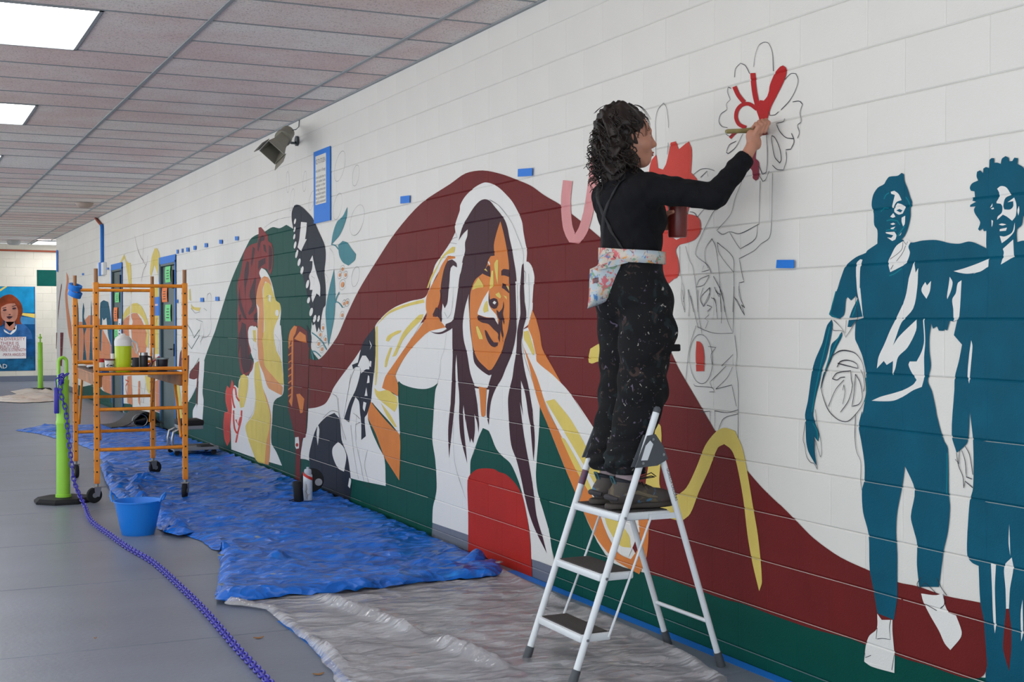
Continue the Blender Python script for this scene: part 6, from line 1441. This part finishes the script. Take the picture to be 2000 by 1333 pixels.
# overall straps crossing on the back
def back_pt(y, z):
    lo_, hi_ = 2.60, 2.88
    xs = np.linspace(lo_, hi_, 120); P = np.stack([xs, np.full_like(xs, y), np.full_like(xs, z)], 1); d = shirt(P); i = np.argmax(d < 0); return Vector((xs[i], y, z))
for s in (-1, 1):
    pts = [back_pt(4.888+s*.105*(1-2*t), 2.075-.33*t) for t in np.linspace(0.04, .95, 14)]; v = []
    for i, p in enumerate(pts):
        for dy in (-.017, .017): v += [(p.x-.002, p.y+dy, p.z+s*dy*.5), (p.x-.0065, p.y+dy, p.z+s*dy*.5)]
    f = []
    for i in range(len(pts)-1): k = 4*i; f += [(k+1, k+3, k+7, k+5), (k, k+1, k+5, k+4), (k+2, k+6, k+7, k+3)]
    obj('overall_strap', MB().add(v, f), mat('strap_black', (24, 24, 28), .8), shirt_o, smooth='all')
# baggy trousers
def trousers(P):
    r = union([s_ell(P, PEL+v3(-.015, 0, .0), (.135, .185, .14)), s_ell(P, WAI+v3(0, 0, -.03), (.120, .155, .09)), s_ell(P, PEL+v3(-.045, 0, -.06), (.115, .165, .11))], .04)
    for s, sg in (('R', -1), ('L', 1)):
        A, K, Hh = ANK[s], KNE[s], HIP[s]
        leg = smin(s_cap(P, Hh+v3(-.0, 0, -.03), K, .118, .098), s_cap(P, K, A+v3(.0, 0, .10), .098, .088), .04)
        leg = smin(leg, s_cap(P, A+v3(.012, 0, .115), A+v3(.012, 0, .07), .086, .062), .02)
        r = smin(r, leg, .02)
    pk = s_ell(P, (2.91, 4.71, 1.42), (.075, .022, .085)); r = smin(r, pk, .03)
    fw = .0045*np.sin(P[:, 2]*46+np.sin(P[:, 0]*24+P[:, 1]*17)*2.0)*np.clip((1.62-P[:, 2])*3, 0, 1)
    low = np.exp(-((P[:, 2]-.875)/.09)**2); fw = fw+.006*low*np.sin(P[:, 2]*110+P[:, 1]*40)
    r = r+fw
    r = smax(r, P[:, 2]-1.775, .01); r = smax(r, .832-P[:, 2], .008)
    return r
tro = obj('trousers', sdf_mesh(trousers, (2.62, 4.60, .79), (3.08, 5.17, 1.80), .008), PANTS, person, smooth='all', label='baggy black work trousers splashed with paint')
obj('pocket_flap', MB().rbox((2.86, 4.684, 1.345), (2.985, 4.70, 1.375), .006), PANTS, tro, smooth=True)
# canvas belt and pouch
def ring_r(a, z):
    d = np.array([math.cos(a), math.sin(a), 0]); t = np.linspace(.05, .26, 160); c = np.array([WAI[0], WAI[1], z]); P = c+t[:, None]*d
    m = np.minimum(trousers(P), shirt(P)); i = np.argmax(m > 0); return t[i]
v = []; n_ = 48
for i in range(n_):
    a = 2*math.pi*i/n_; tilt = .012*math.sin(a-.5)
    z0 = 1.722+tilt; z1 = 1.775+tilt
    r0 = max(ring_r(a, z0), ring_r(a, z1), ring_r(a, (z0+z1)/2))+.004
    for r_, z in ((r0, z0), (r0+.006, z0), (r0+.006, z1), (r0, z1)): v.append((WAI[0]+r_*math.cos(a), WAI[1]+r_*math.sin(a), z))
f = []
for i in range(n_):
    j = (i+1) % n_
    for k in range(4): f.append((4*i+k, 4*j+k, 4*j+(k+1)%4, 4*i+(k+1)%4))
obj('belt', MB().add(v, f), CANVAS, person, smooth='all', label='off white canvas belt smeared with paint')
# pouch hangs on the belt behind the hip
pc = on_x(1190, 550, 2.70)
pw = [(1178,497),(1212,487),(1228,490),(1236,505),(1228,540),(1218,563),(1200,582),(1175,594),(1147,604),(1150,580),(1151,545),(1152,526),(1167,518),(1170,507)]
def pouch_pt(x, y, t):
    p = on_y(x, y, 4.84); r_ = Vector(ray(x, y)).normalized()
    q = Vector((0, 0, EYE))
    # surface facing the viewer, just outside the trousers
    base = Vector((0, 0, EYE))+r_*((PO-Vector((0,0,EYE))).length-.155+ (x-1190)*.0004)
    return base+r_*t
out = spline(pw, True, 3); n_ = len(out); cxp = sum(p[0] for p in out)/n_; cyp = sum(p[1] for p in out)/n_
v = []; rings = ((1.0, .03), (.97, .008), (.85, -.010), (.55, -.022), (.25, -.027))
for s_, t_ in rings:
    for p in out: v.append(pouch_pt(cxp+(p[0]-cxp)*s_, cyp+(p[1]-cyp)*s_, t_))
v.append(pouch_pt(cxp, cyp, -.028)); f = []
for k in range(len(rings)-1):
    for i in range(n_): j = (i+1) % n_; f.append((k*n_+i, k*n_+j, (k+1)*n_+j, (k+1)*n_+i))
for i in range(n_): f.append(((len(rings)-1)*n_+i, (len(rings)-1)*n_+(i+1) % n_, len(v)-1))
f.append(tuple(range(n_-1, -1, -1)))
po = obj('pouch', MB().add(v, f), CANVAS, person, smooth='all', label='canvas pouch thick with coloured paint at the hip')
fl2 = [(1168,520),(1200,508),(1234,500),(1231,512),(1200,520),(1168,528)]
v = [pouch_pt(x, y, -.027-.012*k) for k in (0, 1) for x, y in fl2]; m_ = len(fl2)
obj('pouch_flap', MB().add(v, [tuple(range(m_-1,-1,-1)), tuple(range(m_, 2*m_))]+[(i, (i+1)%m_, m_+(i+1)%m_, m_+i) for i in range(m_)]), CANVAS, po)
lb_ = [(1158,544),(1173,541),(1174,551),(1159,554)]; v = [pouch_pt(x, y, -.020-.003*k) for k in (0, 1) for x, y in lb_]
obj('pouch_label', MB().add(v, [(3,2,1,0),(4,5,6,7)]+[(i, (i+1)%4, 4+(i+1)%4, 4+i) for i in range(4)]), mat('label_dark', (52, 48, 80), .6, var=.5, vscale=60, col2=(170, 120, 110)), po)
# socks and boots
SOCK = mat('sock_grey', (176, 158, 162), .9, bump=.3, bscale=150); BOOT = splat_mat('boot_leather', (78, 72, 70), [((104, 94, 76), 18, .56), ((74, 124, 160), 13, .58)], rough=.7); SOLE = mat('boot_sole', (64, 58, 54), .8)
for s in ('R', 'L'):
    A = ANK[s]; ax0 = A[0]
    obj('sock', sdf_mesh(lambda P: smax(s_cap(P, A+v3(0, 0, -.01), A+v3(.008, 0, .075), .043, .047), P[:, 2]-(A[2]+.07), .005), A-v3(.08, .08, .08), A+v3(.09, .08, .1), .007), SOCK, person, smooth='all')
    zf = .6865
    def boot(P):
        r = s_cap(P, (ax0-.035, A[1], zf+.055), (ax0+.01, A[1], zf+.055), .043, .046)
        r = smin(r, s_cap(P, (ax0-.008, A[1], zf+.07), (ax0-.002, A[1], zf+.115), .047, .050), .02)
        r = smin(r, s_cap(P, (ax0+.02, A[1], zf+.062), (ax0+.15, A[1]-.004, zf+.036), .048, .038), .03)
        r = smin(r, s_ell(P, (ax0+.165, A[1]-.004, zf+.036), (.062, .046, .036)), .02)
        r = smax(r, P[:, 2]-(zf+.122-.10*np.clip(P[:, 0]-ax0, 0, .3)), .006); r = smax(r, zf+.016-P[:, 2], .004)
        r = smax(r, -s_cap(P, A+v3(0, 0, -.0), A+v3(.008, 0, .12), .041, .043), .004)
        return r
    bo = obj('boot', sdf_mesh(boot, (ax0-.11, A[1]-.08, zf), (ax0+.25, A[1]+.08, zf+.16), .006), BOOT, person, smooth='all', label='worn brown hiking boot with paint splashes')
    def sole(P):
        r = smin(s_ell(P, (ax0-.02, A[1], zf+.012), (.075, .047, .05)), s_ell(P, (ax0+.13, A[1]-.004, zf+.012), (.105, .054, .05)), .04)
        return smax(smax(r, P[:, 2]-(zf+.024), .003), zf-P[:, 2]+.0005, .003)
    so = obj('sole', sdf_mesh(sole, (ax0-.12, A[1]-.08, zf-.006), (ax0+.26, A[1]+.08, zf+.04), .006), SOLE, bo, smooth='all')
    cz = zf+.112
    obj('collar', MB().tube([(ax0-.004+.046*math.cos(a), A[1]+.042*math.sin(a), cz-.012*math.cos(a)) for a in [2*math.pi*k/20 for k in range(20)]], .0085, 8, closed=True), mat('collar_dark', (36, 38, 46), .85), bo, smooth=True)
    obj('heel_patch', MB().tube([(ax0-.058, A[1]-.040, zf+.045), (ax0-.080, A[1]-.018, zf+.050), (ax0-.084, A[1], zf+.052), (ax0-.080, A[1]+.018, zf+.050), (ax0-.058, A[1]+.040, zf+.045)], [.008, .012, .012, .012, .008], 8), mat('heel_grey', (58, 56, 60), .8), bo, smooth=True)
    obj('side_panel', MB().tube([(ax0-.03, A[1]-.0465, zf+.062), (ax0+.03, A[1]-.0485, zf+.070), (ax0+.085, A[1]-.0465, zf+.052), (ax0+.15, A[1]-.040, zf+.040)], [.006, .010, .009, .004], 8), mat('panel_tan', (112, 102, 84), .8), bo, smooth=True)
    lc = MB()
    for k in range(5):
        x = ax0+.055+.021*k; z = zf+.112-.011*k; lc.tube([(x, A[1]-.03, z-.012), (x+.006, A[1], z+.004), (x, A[1]+.03, z-.012)], .0028, 6)
    lc.tube([(ax0+.05, A[1]-.01, zf+.12), (ax0+.10, A[1]-.045, zf+.135), (ax0+.125, A[1]-.03, zf+.128), (ax0+.06, A[1]-.005, zf+.118)], .0024, 6).tube([(ax0+.05, A[1], zf+.12), (ax0+.115, A[1]-.02, zf+.145), (ax0+.13, A[1]-.035, zf+.13)], .0024, 6)
    obj('laces', lc, mat('lace_olive', (52, 50, 42), .8), bo, smooth=True)
    obj('pull_loop', MB().tube([(ax0-.052, A[1]-.012, zf+.105), (ax0-.066, A[1]-.010, zf+.135), (ax0-.066, A[1]+.010, zf+.135), (ax0-.052, A[1]+.012, zf+.105)], .004, 6), mat('loop_teal', (50, 92, 100), .7), bo, smooth=True)
# curly hair
def hair(P):
    r = union([s_ell(P, H(-.036, 0, .050), (.100, .108, .098), HM_), s_ell(P, H(-.065, 0, -.045), (.085, .112, .125), HM_), s_ell(P, H(-.055, -.03, -.12), (.070, .080, .07), HM_)], .03)
    q = P@HM_-HC_@HM_
    face = smax(smax(-(q[:, 0]-.040-.25*np.abs(q[:, 1])), q[:, 2]-.072, .02), np.abs(q[:, 1])-.12, .01)   # opening for the face
    r = smax(r, -face, .012)
    w = .010*np.sin(q[:, 2]*70+3*np.sin(q[:, 1]*40)+2*np.sin(q[:, 0]*50))+.007*np.sin(q[:, 0]*120+q[:, 2]*60)*np.sin(q[:, 1]*110)
    return r+w
hair_o = obj('hair', sdf_mesh(hair, (2.63, 4.72, 2.02), (3.0, 5.05, 2.43), .0055), HAIRM, person, smooth='all', label='dark brown shoulder length curly hair')
rh = random.Random(11); cm = MB()
for i in range(430):
    u = rh.uniform(-1, 1); ph = rh.uniform(0, 2*math.pi)
    dloc = np.array([math.sqrt(1-u*u)*math.cos(ph), math.sqrt(1-u*u)*math.sin(ph), u])
    if dloc[0] > .55 and dloc[2] < .45: continue
    st = np.array([-.045+.095*dloc[0], .103*dloc[1], -.015+.150*dloc[2]]) if dloc[2] < .2 else np.array([-.036+.094*dloc[0], .101*dloc[1], .045+.092*dloc[2]])
    p = HC_+HM_@st; L_ = rh.uniform(.05, .12); cr = rh.uniform(.008, .017); tn = rh.uniform(1.2, 2.4); ph2 = rh.uniform(0, 6.28)
    dn = np.array([dloc[0]*.25, dloc[1]*.25, -1 if dloc[2] < .6 else -.55]); dn /= np.linalg.norm(dn); out_ = HM_@dloc; dn = HM_@dn
    sd = np.cross(dn, out_); sd /= max(1e-6, np.linalg.norm(sd)); ot = np.cross(sd, dn)
    pts = []
    for k in range(11):
        t = k/10; a = ph2+2*math.pi*tn*t; e = cr*min(1, .3+t*1.5); pts.append(p+dn*L_*t+sd*e*math.cos(a)+ot*(e*math.sin(a)+.006+.012*t))
    w0 = rh.uniform(.0022, .0042); cm.tube([tuple(q_) for q_ in pts], [w0*(1-.65*k/10) for k in range(11)], 5)
for (a, b, c_) in ((H(-.10, -.02, .03), H(-.17, -.03, .035), H(-.16, -.05, .0)), (H(-.11, -.04, .01), H(-.185, -.05, .03), H(-.175, -.06, -.03)), (H(-.06, -.02, .13), H(-.11, -.03, .15), H(-.15, -.02, .10)), (H(.03, -.05, .10), H(.085, -.055, .085), H(.075, -.06, .03)), (H(.02, -.06, .09), H(.07, -.075, .06), H(.06, -.07, .0)), (H(0, -.03, .13), H(.045, -.05, .15), H(.08, -.055, .07)), (H(.0, -.085, -.06), H(.045, -.085, -.10), H(.03, -.08, -.15))):
    bz = [a*(1-t)**2+b*2*t*(1-t)+c_*t*t for t in np.linspace(0, 1, 10)]
    for j in range(3): cm.tube([tuple(q_+sg*.004*(j-1)*k/9) for k, q_ in enumerate(bz) for sg in (hf+hz*.5,)], [.0016-.0001*k for k in range(10)], 5)
obj('curls', cm, HAIRM, hair_o, smooth='all', kind='stuff')
# brush in the right hand
bt0, bt1 = on_x(1418, 257, 3.10), Vector((D-.004, 4.548, 2.270))
dirb = (bt1-bt0).normalized(); Lb = (bt1-bt0).length
br = thing('paint_brush', 'flat paint brush with worn olive handle, held against the wall by the painter', 'brush', bt0)
obj('handle', MB().tube([bt0, bt0+dirb*.01, bt0+dirb*.07, bt0+dirb*(Lb-.075)], [.007, .0095, .0095, .012], 12), mat('brush_handle', (146, 134, 84), .6, var=.2, vscale=30), br, smooth=True)
sd_ = Vector((0, 0, 1)).cross(dirb).normalized(); ud = dirb.cross(sd_)
def flat(t, hw, ht): c = bt0+dirb*t; return [c+ud*hw+sd_*ht, c-ud*hw+sd_*ht, c-ud*hw-sd_*ht, c+ud*hw-sd_*ht]
obj('ferrule', MB().add(flat(Lb-.077, .015, .010)+flat(Lb-.045, .021, .009), [(0,1,2,3),(7,6,5,4)]+[(i, (i+1)%4, 4+(i+1)%4, 4+i) for i in range(4)]), mat('ferrule', (150, 110, 90), .4, metal=.5), br)
obj('bristles', MB().add(flat(Lb-.045, .020, .009)+flat(Lb-.015, .022, .008)+flat(Lb, .020, .003), [(0,1,2,3),(11,10,9,8)]+[(a+i, a+(i+1)%4, a+4+(i+1)%4, a+4+i) for a in (0, 4) for i in range(4)]), mat('bristle_red', (120, 56, 48), .7), br)
# paint can held in the left hand
cc = (3.075, 4.855, 1.832)
pc_ = thing('paint_can', 'deep red paint container held against the chest by the painter', 'paint can', cc)
CANM = mat('can_red', (104, 34, 28), .35)
obj('body', MB().lathe([(0, 0), (.037, 0), (.040, .006), (.042, .13), (.0395, .13), (.037, .01), (0, .01)], 28, cc), CANM, pc_, smooth=True)
obj('rim', MB().lathe([(.0395, .1305), (.0445, .1305), (.0445, .138), (.0395, .138)], 28, cc, closed=True), CANM, pc_, smooth=True)
obj('paint', MB().lathe([(0, .10), (.038, .10), (.038, .103), (0, .103)], 24, cc), PETAL, pc_, smooth=True)
